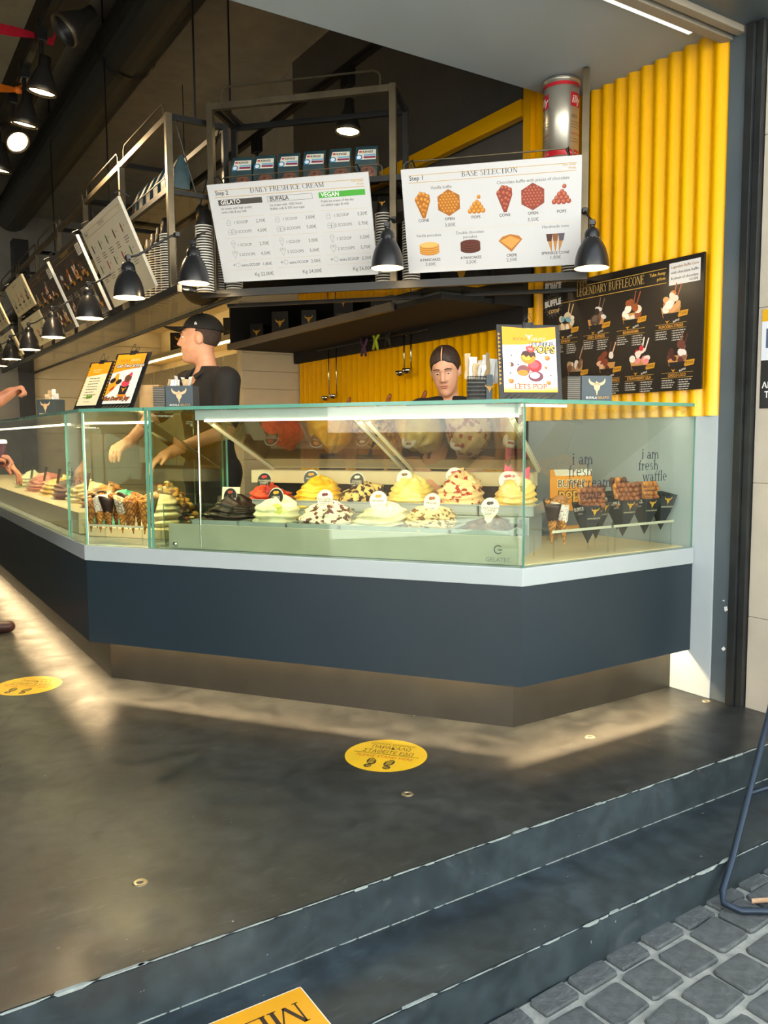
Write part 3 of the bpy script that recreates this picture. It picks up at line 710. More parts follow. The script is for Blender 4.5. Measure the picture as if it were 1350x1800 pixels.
# Step 2 board
t = board('menu_board', 'white ice cream price board headed step 2, beside the bronze post', SF @ Tr(-1.965, -.055, 2.062))
p = Print(); head(p, BW, BH, 'DAILY FRESH ICE CREAM', 'Step 2', tsize=.036)
cols = [(.05, 'GELATO', '#45413e', '#f2f2f2', ('Ice cream with high quality', "cow's milk & top milk"), ('2,70€', '4,50€', '2,70€', '4,50€', '1,80€', '22,00€')),
        (.33, 'BUFALA', None, INKD, ('Ice cream with 100% Fresh', 'Buffalo milk & 30% less sugar'), ('3,00€', '5,00€', '3,00€', '5,00€', '2,00€', '24,00€')),
        (.615, 'VEGAN', '#46a336', '#f4f4f4', ('Fresh ice cream of the day', 'no added sugar & milk'), ('3,20€', '5,70€', '3,20€', '5,70€', '2,30€', '26,00€'))]
for x, nm, bar, tc_, desc, pr in cols:
    w = .25
    if bar: p.rect(x, BH*.79, x+w, BH*.845, bar)
    else: p.frame(x, BH*.79, x+w, BH*.845, .0015, INKD)
    p.text(nm, x+.012, BH*.8, .03, tc_, lay=2, bold=.015)
    for i, d in enumerate(desc): p.text(d, x+.008, BH*(.747-.036*i), .0165, '#5d5a58', bold=.008)
    for v in (.665, .455, .225, .125): p.rect(x, BH*v, x+w, BH*v+.0014, '#cdb78c')
    for v, s_, two, cone, pi in ((.6, '1 SCOOP', 0, 0, 0), (.505, '2 SCOOPS', 1, 0, 1), (.37, '1 SCOOP', 0, 1, 2), (.27, '2 SCOOPS', 1, 1, 3)):
        if cone: cone_icon(p, x+.045, BH*v-.012, .038, two)
        else: cup_icon(p, x+.028, BH*v-.006, .034, two)
        p.text(s_, x+.068, BH*v, .0215, '#54524f', wid=.0118*len(s_)); p.text(pr[pi], x+w, BH*v, .0235, '#54524f', 'r')
    p.text('+', x+.02, BH*.16, .03, '#54524f')
    for i in range(12):
        a0, a1 = 2*PI*i/12, 2*PI*(i+1)/12; p.line(x+.052+.012*math.cos(a0), BH*.18+.012*math.sin(a0), x+.052+.012*math.cos(a1), BH*.18+.012*math.sin(a1), .0013, '#54524f')
    p.text('extra SCOOP', x+.072, BH*.16, .021, INKD, bold=.006, wid=.108); p.text(pr[4], x+w, BH*.16, .0235, '#54524f', 'r')
    p.text('Kg '+pr[5], x+w, BH*.055, .0265, '#45423f', 'r')
    if x > .1: p.rect(x-.02, BH*.1, x-.0188, BH*.79, '#d5d5d5')
p.obj('lettering', t)
# Step 1 board
def bubbles(p, cx, cy, s, pts, base, hi, lay=3):
    for x, y, r in pts:
        p.ell(cx+x*s, cy+y*s, r*s, r*s, base, lay, 10); p.ell(cx+(x-.02)*s, cy+(y+.03)*s, r*s*.62, r*s*.6, hi, lay+1, 9); lay += .01
def hexgrid(n=3):
    out = []
    for i in range(-n, n+1):
        for j in range(-n, n+1):
            if abs(i+j) <= n: out.append(((i+j*.5)*.15, j*.13, .066))
    return out
def buffle_open(p, cx, cy, s, a, b_, c): 
    p.poly([(cx+.6*s*math.cos(rad(30+60*i)), cy+.6*s*math.sin(rad(30+60*i))) for i in range(6)], a, 2); bubbles(p, cx, cy, s, hexgrid(), b_, c)
def buffle_cone(p, cx, cy, s, a, b_, c):
    p.poly([(cx-.38*s, cy+.25*s), (cx-.1*s, cy+.62*s), (cx+.36*s, cy+.45*s), (cx+.38*s, cy+.15*s), (cx+.1*s, cy-.62*s), (cx-.04*s, cy-.62*s)], a, 2)
    bubbles(p, cx, cy, s, [(-.26, .3, .1), (-.08, .5, .1), (.1, .48, .1), (.26, .38, .1), (-.2, .1, .09), (-.02, .26, .1), (.16, .22, .1), (.28, .12, .09), (-.1, -.08, .09), (.08, .0, .1), (.2, -.08, .08), (0, -.24, .08), (.12, -.28, .07), (.03, -.44, .07)], b_, c)
def buffle_pops(p, cx, cy, s, b_, c):
    bubbles(p, cx, cy, s, [(-.34, -.2, .12), (-.12, -.22, .12), (.1, -.22, .12), (.32, -.2, .12), (-.22, -.04, .12), (0, -.04, .12), (.22, -.04, .12), (-.1, .12, .12), (.12, .12, .12), (.02, .24, .1), (.12, .46, .1)], b_, c)
def pancakes(p, cx, cy, s, a, b_, c):
    for i in range(4): p.ell(cx, cy+i*.1*s, .5*s, .17*s, a, 2+i, 16); p.ell(cx, cy+i*.1*s+.03*s, .49*s, .15*s, b_, 2.4+i, 16)
    p.ell(cx, cy+.35*s, .46*s, .13*s, c, 7, 16)
t = board('menu_board', 'white base selection board headed step 1, below the coffee can', SF @ Tr(-.905, -.055, 2.058))
p = Print(); head(p, BW, BH, 'BASE SELECTION', 'Step 1', tsize=.036)
p.rect(.045, BH*.41, BW-.04, BH*.41+.0014, '#d8c7a4'); p.rect(BW*.5, BH*.44, BW*.5+.0012, BH*.84, '#d0d0d0')
for k in (.255, .49, .735): p.rect(BW*k, BH*.08, BW*k+.0012, BH*.39, '#d0d0d0')
p.text('Vanilla buffle', .2, BH*.8, .021, '#57534f', 'c'); p.text('Chocolate buffle with pieces of chocolate', .655, BH*.8, .021, '#57534f', 'c')
V1, V2, V3 = '#a5651f', '#b9701f', '#dd9c3c'; C1, C2, C3 = '#8a3f30', '#96402f', '#bd6a50'
buffle_cone(p, .1, BH*.66, .105, V1, V2, V3); buffle_open(p, .235, BH*.665, .108, V1, V2, V3); buffle_pops(p, .375, BH*.61, .1, V2, V3)
buffle_cone(p, .515, BH*.665, .105, C1, C2, C3); buffle_open(p, .655, BH*.665, .108, C1, C2, C3); buffle_pops(p, .795, BH*.645, .105, C2, C3)
for x, y, s_ in ((.1, .5, 'CONE'), (.235, .5, 'OPEN'), (.37, .5, 'POPS'), (.515, .5, 'CONE'), (.655, .5, 'OPEN'), (.795, .5, 'POPS')): p.text(s_, x, BH*y, .02, INKD, 'c', bold=.012)
p.text('3,00€', .235, BH*.44, .024, '#54524f', 'c'); p.text('3,50€', .655, BH*.44, .024, '#54524f', 'c')
p.text('Vanilla pancakes', .12, BH*.355, .02, '#57534f', 'c'); p.text('Double chocolate', .335, BH*.36, .02, '#57534f', 'c'); p.text('pancakes', .335, BH*.318, .02, '#57534f', 'c'); p.text('Handmade cone', .765, BH*.365, .02, '#57534f', 'c')
pancakes(p, .12, BH*.205, .105, '#b9782c', '#d79c49', '#e6b468'); pancakes(p, .335, BH*.205, .105, '#3e1f18', '#6b3526', '#5a2a20')
p.poly([(.48, BH*.27), (.5, BH*.31), (.54, BH*.33), (.585, BH*.31), (.6, BH*.275), (.545, BH*.16)], '#b3702c', 2); p.poly([(.49, BH*.27), (.54, BH*.315), (.59, BH*.272), (.545, BH*.19)], '#d59a4e', 3)
for dx, top in ((-.03, '#4a2f28'), (0, '#8a5b35'), (.03, '#5a5560')):
    p.poly([(.765+dx-.014, BH*.28), (.765+dx+.014, BH*.28), (.765+dx*.6, BH*.13)], '#b98447', 2); p.poly([(.765+dx-.016, BH*.31), (.765+dx+.016, BH*.31), (.765+dx+.01, BH*.24), (.765+dx-.01, BH*.24)], top, 3)
for x, a, c in ((.12, '4 PANCAKES', '3,00€'), (.335, '4 PANCAKES', '3,50€'), (.545, 'CREPE', '2,50€'), (.765, 'SPRINKLE CONE', '1,00€')):
    p.text(a, x, BH*.115, .019, INKD, 'c', bold=.012); p.text(c, x, BH*.068, .024, '#54524f', 'c')
p.rect(.045, BH*.045, BW-.04, BH*.045+.001, '#d8cdb8')
p.obj('lettering', t)
# boards over the customer side, seen edge-on; bottom edge just below the base rail line
def sundae(p, cx, cy, s, cols, rr, lay=2, wrap='#1c1a19', tagc='#c98f1f', price=None, cone='#c08a4c'):
    p.poly([(cx-.32*s, cy-.1*s), (cx+.3*s, cy-.1*s), (cx+.4*s, cy+.25*s), (cx-.42*s, cy+.25*s)], cone, lay)
    for k in range(2): p.line(cx+(.1+.13*k)*s, cy+.5*s, cx+(.2+.2*k)*s, cy+(1.0-.05*k)*s, .05*s, rr.choice(cols[-2:]), lay)
    L_ = lay+1
    for i in range(11):
        a = rr.uniform(0, 2*PI); q = rr.random()**.5
        p.ell(cx+math.cos(a)*q*.36*s, cy+.32*s+math.sin(a)*q*.34*s, rr.uniform(.09, .19)*s, rr.uniform(.08, .16)*s, rr.choice(cols), L_, 9, rr.uniform(0, 180)); L_ += .25
    p.poly([(cx-.28*s, cy-.12*s), (cx+.26*s, cy-.12*s), (cx+.33*s, cy+.03*s), (cx-.34*s, cy+.03*s)], wrap, L_)
    if price:
        p.poly([(cx+.3*s, cy-.14*s), (cx+.66*s, cy-.1*s), (cx+.7*s, cy+.08*s), (cx+.36*s, cy+.06*s)], tagc, L_+1); p.text(price, cx+.5*s, cy-.06*s, .12*s, '#3a2a10', 'c', lay=L_+2)
PAL = [['#d9c7a8', '#b8793c', '#7aa7b5', '#e8dcc6', '#d0b183'], ['#2a2422', '#4a403c', '#d8d2ca', '#6b5a4c', '#7b4a35'], ['#e3d2bf', '#b96b2e', '#8f4a20', '#f0e6da', '#8a4a30'], ['#d9a06a', '#c4753c', '#f0e4d8', '#e8d6c2', '#a05a3a'],
       ['#8c6b50', '#d9cbbb', '#6b4a33', '#a78563', '#3a2a22'], ['#b5633c', '#e6d6c8', '#7d3a24', '#d8a988', '#5a2f22'], ['#c8313c', '#e58b86', '#a8202c', '#f0d8cc', '#e9e2d2'], ['#4a2620', '#6b3a30', '#e6dcd6', '#5a2c26', '#8a5a4a']]
def white_menu(t, W_, H_, seed, title, step):
    rr = random.Random(seed); p = Print(); head(p, W_, H_, title, step, tsize=.03)
    for r in range(3):
        for c in range(5 if r < 2 else 2):
            x = .09+c*.165 if r < 2 else .42+c*.17; y = H_*(.68-.25*r)
            p.ell(x, y+.02, .012, .03, rr.choice(['#a8343a', '#4a2f2a', '#7b4a35', '#b5432c', '#3d6b35']), 2, 10); p.text('1,00€', x+.05, y+.02, .014, '#54524f', 'c')
            p.lines(x-.03, y-.03, .09, 3, .014, '#5a5552', .005, seed=seed*40+r*7+c)
        p.rect(.04, H_*(.545-.25*r), W_-.04, H_*(.545-.25*r)+.0012, '#d8cdb8')
    p.obj('lettering', t)
def dark_menu(t, W_, H_, seed, title):
    rr = random.Random(seed); p = Print(); head(p, W_, H_, title, None, gold='#b48a3c', ink='#c9a257', tsize=.032, take=False)
    p.rect(W_-.13, H_*.78, W_-.02, H_*.92, '#e2ddd5', 2); p.lines(W_-.12, H_*.9, .09, 4, .014, '#6a5a4a', .005, 3, seed)
    for r in range(2):
        for c in range(4):
            x = .11+c*.21; y = H_*(.5-.42*r)
            if r == 0 and c == 3: x -= .02
            sundae(p, x, y+.02, .14, PAL[(r*4+c+seed) % 8], rr, price='0'); p.lines(x-.07, y-.04, .15, 3, .014, '#b9ab95', .004, seed=seed+r*5+c)
    p.obj('lettering', t)
for y1, face, ttl, lab in ((4.75, 'w', 'TOPPINGS', 'white toppings board beside the nearest pendant lamp on the customer side'),
                           (5.78, 'd', 'PREMIUM CONES', 'brown dessert board right behind the white toppings board'),
                           (6.76, 'd', 'WAFFLES', 'second brown dessert board, between a brown and a white board')):
    H_ = BH
    t = board('menu_board', lab, frame(1.386, y1*KS, .0904+2.06*KS, -90) @ Matrix.Scale(KS, 4) @ Tr(-BW, 0, 0), face={'w': '#d2cbb8', 'd': '#33271c'}[face])
    (white_menu(t, BW, BH, 3, ttl, 'Step 3') if face == 'w' else dark_menu(t, BW, BH, int(y1*3), ttl))
    if face == 'd': MB().box(BW-.001, BW+.012, -.001, .019, 0, BH).obj('edge_strip', M_PAPER, t)
for y1, z0, lab in ((7.75, 2.36, 'small cream picture board above a second cream board'), (7.72, 2.06, 'small cream board below another cream picture board'),
                    (9.2, 2.36, 'small cream picture board at the far end of the shelf'), (9.2, 2.06, 'lower cream board at the far end of the shelf')):
    t = board('menu_board', lab, frame(1.386 if z0 < 2.2 else 1.275, y1*KS, .0904+z0*KS, -90) @ Matrix.Scale(KS, 4) @ Tr(-BW, 0, 0), W_=BW, H_=.27, face='#e0d3ae')
    rr = random.Random(int(y1*10+z0*7)); p = Print(); p.text('BUBBLE CONES' if z0 > 2.2 else 'CREPES', BW*.5, .225, .03, '#7a5a30', 'c', serif=True)
    for c in range(4): sundae(p, .13+c*.21, .08, .12, PAL[(c*3) % 8], rr); p.lines(.08+c*.21, .05, .12, 2, .014, '#6a5a40', .005, seed=c)
    p.obj('lettering', t)

# ---------------------------------------------------------------- pendant lamps
M_SHADE = mat('black_lacquered_shade', '#232427', .28, .1, vary=.05)
M_SHIN = mat('white_shade_inside', '#d8cdac', .5, vary=.02)
M_BULB = emission('warm_bulb', '#ffe2a6', 7)
def lamp_parts(t):
    prof = [(.083, 0), (.083, .004), (.081, .03), (.076, .06), (.067, .09), (.055, .115), (.043, .135), (.038, .141), (.038, .147), (.037, .165), (.03, .183), (.013, .194), (.0, .196)]
    sh = MB(); sh.lathe(prof, 28, 0); sh.lathe([(.0, .13), (.04, .128), (.064, .09), (.073, .06), (.078, .03), (.08, .004), (.083, 0)], 28, 1)
    s = sh.obj('shade', [M_SHADE, M_SHIN], t, smooth=True)
    b = MB()
    for k in range(12): a = 2*PI*k/12; b.ball((.0400*math.cos(a), .0400*math.sin(a), .1405), .0032, 6, 4)
    b.obj('vent_hole', M_CHROME, s)
    MB().ball((0, 0, .045), (.026, .026, .034), 12, 8).obj('bulb', M_BULB, t, smooth=True)
    MB().lathe([(.0, .215), (.012, .213), (.012, .19), (0, .188)], 10).obj('neck', M_SHADE, t, smooth=True)
def pendant(label, T, arm, power, group='black pendant lamps on the shelf rails'):
    t = thing('pendant_lamp', label, 'lamp', T, group)
    lamp_parts(t)
    MB().tube(arm, .0065, 7).obj('arm', M_SHADE, t, smooth=True)
    for q, nm in ((arm[0], 'joint'), (arm[-1], 'clamp')):
        b = MB().ball(q, .018, 10, 7); b.T = Tr(*q); b.box(-.012, .012, -.022, .022, -.012, .012); b.obj(nm, M_SHADE, t, bevel=.002)
    l = bpy.data.lights.new('lamp_light', 'POINT'); l.energy = power; l.color = (1, .74, .42); l.shadow_soft_size = .025
    o = bpy.data.objects.new('lamp_light', l); COL.objects.link(o); o.parent = t; o.location = (0, 0, .008)
    return t
pendant('black pendant lamp between the two white boards', SF @ Tr(-.975, -.26, 2.05), [(0, 0, .215), (0, .06, .26), (-.015, .235, .3)], 1.6)
pendant('black pendant lamp in front of the yellow cladding', SF @ Tr(.038, -.24, 2.0), [(0, 0, .215), (-.01, .06, .25), (-.035, .215, .33)], 1.6)
pendant('black pendant lamp hanging at the corner of the two shelves', SF @ Tr(-2.06, -.24, 2.03), [(0, 0, .215), (0, .06, .265), (.0, .22, .34)], 3)
for i, (y, lab) in enumerate(((4.58, 'nearest of the black pendant lamps over the customer side, before the white toppings board'), (5.48, 'second pendant lamp along the customer side, before a brown board'),
                              (6.62, 'third pendant lamp along the customer side'), (7.62, 'fourth pendant lamp along the customer side, before a cream board'),
                              (8.6, 'fifth pendant lamp along the customer side'), (9.45, 'farthest pendant lamp along the customer side'))):
    pendant(lab, frame(1.2, y*KS, 1.897, 0) @ Matrix.Scale(KS, 4), [(0, 0, .215), (.05, -.02, .23), (.2, -.09, .33), (.24, -.1, .345)], 6)

# ---------------------------------------------------------------- paper cups in upside-down stacks
M_CUP = mat('black_paper_cup', '#1f1d1c', .5, vary=.05); M_RIM = mat('white_cup_rim', '#e8e4da', .5, vary=.02)
def cup_mesh(logo=False):
    b = MB(); b.lathe([(.0, .1), (.031, .1), (.0445, .008), (.0445, .006)], 20, 0); b.lathe([(.0445, .007), (.0495, .0065), (.0505, .003), (.0495, 0), (.044, 0), (.043, .005)], 20, 1)
    me = b.obj('paper_cup', [M_CUP, M_RIM], smooth=True); d = me.data; bpy.data.objects.remove(me)
    return d
CUP = cup_mesh()
def logo_on_cyl(par, r, z, s, ang, cols=('#c8942e',)):
    p = Print(); bull(p, 0, 0, s, cols[0]); n = len(p.v)
    p.v = [((r)*math.sin(x/r+ang), -(r)*math.cos(x/r+ang), y+z) for x, _, y in p.v]
    return p
def cup_stack(F, x, y, z, n, where):
    rr = random.Random(int(x*100)+n)
    for k in range(n):
        T = F @ Tr(x+rr.uniform(-.001, .001), y+rr.uniform(-.001, .001), z+k*.0146) @ Rz(rr.uniform(0, 360))
        c = link('paper_cup', CUP, None, F @ Tr(x, y, z+k*.0146))
        top = k == n-1
        tag(c, ('topmost paper cup of the stack '+where) if top else ('black paper cup in the stack '+where), 'cup', 'stacked black paper cups')
        if top:
            p = Print(); bull(p, 0, 0, .04, '#c8942e'); r = .036
            p.v = [(.037*math.sin(x_/r), -.0375*math.cos(x_/r)-.0012-(.055-z_)*.14*0, z_+.055) for x_, _, z_ in p.v]
            p.v = [(x_, y_-(.07-z_)*.13, z_) for x_, y_, z_ in p.v]
            p.obj('emblem', c)
ZS = 2.009
cup_stack(SF, -1.085, .13, ZS, 29, 'at the inner edge of the ice cream board')
cup_stack(SF, -.925, .11, ZS, 25, 'at the edge of the base selection board')
cup_stack(SF, -.065, .1, ZS, 29, 'between the base selection board and yellow wall')
cup_stack(SF, -1.98, .12, ZS, 24, 'behind the bronze post by the ice cream board')
cup_stack(SF, -2.1, .2, ZS, 24, 'behind the corner pendant lamp')
cup_stack(LF, .06, .17, ZS, 26, 'at the very end of the customer side shelf')
cup_stack(LF, -.3, .08, ZS, 27, 'nearest the street on the customer side shelf')
cup_stack(LF, -.41, .08, ZS, 25, 'second from the street on the customer side shelf')
cup_stack(LF, -.52, .08, ZS, 24, 'third from the street on the customer side shelf')
cup_stack(LF, -.63, .08, ZS, 23, 'fourth from the street on the customer side shelf')

# ---------------------------------------------------------------- cookie bags on the upper shelf
M_BAG = mat('teal_black_bag', '#26424a', .3, vary=.35, scale=14, coat=.5); M_COOK = mat('cookie_print', '#7a4a35', .6, col2='#4f2c20', scale=60)
def cookie_bag(label, T, group):
    w, d, h = .062, .045, .195
    b = MB(); prof = [(-d, 0), (-d, h*.55), (-.006, h), (.006, h), (d, h*.55), (d, 0)]
    n = len(prof); vs = [(x, y, z) for x in (-w, w) for y, z in prof]
    fs = [tuple(range(n)), tuple(range(n, 2*n))[::-1]]+[(i, i+n, (i+1) % n+n, (i+1) % n) for i in range(n)]
    b.add(vs, fs); t = thing('cookie_bag', label, 'bag', T, group); b.obj('pouch', M_BAG, t, bevel=.004)
    p = Print(); k = math.atan2(.039, h*.45)
    p.poly([(-w*.86, .004), (w*.9, .004), (w*.86, .072), (-w*.7, .072)], '#e4e0d2'); p.rect(-w*.2, .013, w*.85, .026, '#8a2f52', 2); p.rect(-w*.2, .029, w*.85, .04, '#77b4d6', 2)
    p.text('KINGS', .008, .05, .02, '#2a2a2a', 'c', lay=2, bold=.03); p.ell(-w*.62, .02, .019, .019, '#2b7fb8', 3); p.ell(-w*.62, .02, .0125, .0125, '#e8eef2', 4); p.rect(-w*.65, .052, -w*.4, .064, '#c33a3a', 2)
    p.obj('label_print', t, Tr(0, -d-.001, h*.55) @ Rx(-math.degrees(k)))
    p2 = Print(); p2.ell(.01, .036, .046, .045, '#6f4431', 1, 16)
    for i in range(9): p2.ell(.01+.028*math.cos(i*2.4)*(i/9)**.5, .036+.03*math.sin(i*2.4)*(i/9)**.5, .009, .007, ['#4a2a1e', '#8d5a42'][i % 2], 2, 7)
    p2.obj('cookie_print', t, Tr(0, -d-.0008, 0))
    p3 = Print(); p3.rect(-.03, .03, .03, .055, '#d8cfa6'); p3.line(-.02, .035, .02, .05, .004, '#3a3a2a', 2); p3.obj('side_print', t, Tr(-w-.001, 0, 0) @ Rz(-90))
    return t
for i, x in enumerate((-1.9, -1.765, -1.62, -1.47, -1.32, -1.17)):
    od = ['leftmost', 'second from the left', 'third from the left', 'third from the right', 'second from the right', 'rightmost'][i]
    cookie_bag(od+' of the six cookie bags above the ice cream board', SF @ Tr(x, .1, 2.591) @ Rz(6), 'cookie bags on the shelf')
for i, x in enumerate((-.1, -.25, -.4, -.55, -.7, -.84)):
    od = ['first', 'second', 'third', 'fourth', 'fifth', 'sixth'][i]
    cookie_bag(od+' cookie bag from the street on the customer side shelf', LF @ Tr(x, .09, 2.591) @ Rz(-5), 'cookie bags on the shelf')

# ---------------------------------------------------------------- coffee can
M_TIN = mat('brushed_tin', '#c9c4b8', .32, .75, vary=.04, scale=3); M_RED = mat('red_enamel', '#c3202b', .3, vary=.05)
cn = thing('coffee_can', 'tall silver coffee can with red bands on the shelf end', 'can', SF @ Tr(-.125, .13, 2.591))
rc_ = .092
MB().lathe([(0, 0), (rc_, 0), (rc_, .42), (rc_-.004, .425)], 36).obj('body', M_TIN, cn, smooth=True)
MB().lathe([(rc_-.003, .42), (rc_+.004, .423), (rc_+.004, .436), (rc_-.004, .44), (rc_-.01, .436)], 36).obj('rim', M_TIN, cn, smooth=True)
MB().lathe([(rc_+.0012, .395), (rc_+.0012, .412)], 36).obj('red_band', M_RED, cn, smooth=True)
MB().lathe([(rc_+.0012, .045), (rc_+.0012, .075)], 36).obj('red_band', M_RED, cn, smooth=True)
MB().lathe([(0, .436), (rc_-.01, .436)], 36).obj('lid', M_RED, cn)
def wrap_print(p, r, ang0):
    p.v = [((r-y_)*math.sin(x/r+ang0), -(r-y_)*math.cos(x/r+ang0), z) for x, y_, z in p.v]
for ang in (-1.12, .95):
    p = Print(); n = 6
    for i in range(n): p.rect(-.036+.072*i/n, .29, -.036+.072*(i+1)/n, .36, '#c3202b', 3)
    p.text('illy', 0, .308, .055, '#f4f1ec', 'c', lay=5, bold=.012, shear=.2)
    p.text('cco', -.01, .235, .03, '#5b4a32', 'c', lay=3); p.lines(-.035, .215, .08, 3, .014, '#7a6a50', .003, 3, 5); p.text('espresso', 0, .15, .02, '#b04a3a', 'c', lay=3); p.lines(-.035, .13, .08, 2, .014, '#7a6a50', .003, 3, 7)
    p.text('Net Wt. 6.6 lb', 0, .054, .014, '#f0dcdc', 'c', lay=6)
    wrap_print(p, rc_+.001, ang); p.obj('lettering', cn)
# ================================================================ gelato, pans, cones and cards in the cases
DF = frame(PB.x, PB.y, 0, math.degrees(math.atan2(-E0.y, -E0.x)))   # x towards the near corner, y inwards
def DT(s, d, z): return DF @ Tr(-s, d, z)
rk = thing('pan_rack', 'white stepped rack carrying two rows of gelato pans', 'rack', DT(.85, .36, .681))
MB().box(-.8, .8, -.29, -.0, 0, .085).obj('front_step', M_WHITE, rk, bevel=.004)
MB().box(-.8, .8, .0, .3, 0, .16).obj('rear_step', M_WHITE, rk, bevel=.004)
MB().box(-.83, .83, -.305, -.292, 0, .115).obj('front_board', mat('frosted_white_front', '#c2bcae', .35), rk, bevel=.002)
MB().ball((-.79, -.315, .02), (.012, .006, .012), 10, 6).obj('screw', M_CHROME, rk, smooth=True)
def gel(name, c1, c2=None, scale=18, lo=.47, hi=.56, rough=.4): return mat('gelato_'+name, c1, rough, vary=.1, scale=scale, bump=.35, bscale=90, sss=.15, col2=c2, c2lo=lo, c2hi=hi)
def mound(rx, ry, h, seed, folds=5, rough=.12, lean=.15, nu=48, nv=30, wave=.085):
    b = MB(); vs = []; rr = random.Random(seed); ph = rr.uniform(0, 6)
    for i in range(nv+1):
        t = i/nv
        for k in range(nu):
            a = 2*PI*k/nu; r = max(0, 1-t**2.6)**.62
            z = h*(t**.9)
            q = Vector((math.cos(a)*2+seed, math.sin(a)*2, z*16)); n = noise.fractal(q, 1, 2, 3)
            n2 = noise.noise(Vector((math.cos(a)*1.1+seed*3, math.sin(a)*1.1, t*1.5))); fold = math.sin(folds*2*PI*t+1.8*math.sin(a+ph)+n*1.6)*wave*(1-t*.4)+n2*.16
            R_ = r*(1+rough*n)+fold*r
            vs.append((rx*R_*math.cos(a)+lean*rx*t*t, ry*R_*math.sin(a)+lean*ry*.4*t, z+n*.012*(1-t*.3)+n2*.03*t))
    fs = [(i*nu+k, i*nu+(k+1) % nu, (i+1)*nu+(k+1) % nu, (i+1)*nu+k) for i in range(nv) for k in range(nu)]
    return b.add(vs, fs)
PAN_W, PAN_D = .245, .285
def pan(label, T, group):
    t = MB(); w, d = PAN_W/2, PAN_D/2
    for x0, x1, y0, y1 in ((-w, w, -d, -d+.006), (-w, w, d-.006, d), (-w, -w+.006, -d, d), (w-.006, w, -d, d)): t.box(x0, x1, y0, y1, 0, .045)
    t.box(-w-.004, w+.004, -d-.004, -d+.008, .045, .049); t.box(-w-.004, w+.004, d-.008, d+.004, .045, .049); t.box(-w-.004, -w+.008, -d, d, .045, .049); t.box(w-.008, w+.004, -d, d, .045, .049)
    t.box(-w, w, -d, d, 0, .004)
    return tag(t.obj('gelato_pan', M_WHITE, T=T), label, 'pan', group)
def sign(label, T, dark, acc, words):
    t = thing('flavour_sign', label, 'sign', T @ Matrix.Scale(.78, 4), 'flavour signs stuck in the gelato')
    out = [(math.sin(2*PI*k/20)*.047, .125+math.cos(2*PI*k/20)*.05) for k in range(-7, 8)]
    out = [(.012, 0), (.012, .045), (.026, .062), (.026, .075)]+[q for q in [(math.cos(rad(-42+264*k/16))*.048, .122+math.sin(rad(-42+264*k/16))*.05) for k in range(17)]]+[(-.026, .075), (-.026, .062), (-.012, .045), (-.012, 0)]
    b = MB(); b.T = Rx(90); b.prism(out, -.0015, .0015); b.obj('plate', mat('dark_sign', '#262829', .35) if dark else mat('pale_sign', '#e9e2d4', .35), t)
    b = MB(); b.T = Rx(90) @ Tr(0, .0, .0); o2 = [(x*1.05, .004+y*1.02) for x, y in out]; b.prism(o2, -.0025, -.0016); b.obj('backing', mat('clear_sign_edge', '#cfd0c6', .2), t)
    p = Print(); ink = '#cfcabb' if dark else '#4a4540'
    p.ell(-.007, .148, .013, .01, acc, 1, 10); p.ell(.009, .15, .011, .009, acc, 2, 10)
    p.text(words[0], 0, .117, .0165, ink, 'c', bold=.01)
    if len(words) > 1: p.text(words[1], 0, .103, .0165, ink, 'c', bold=.01)
    p.lines(-.026, .096, .052, 2, .008, ink, .0025, seed=len(label))
    p.obj('lettering', t, Tr(0, -.0018, 0)); return t
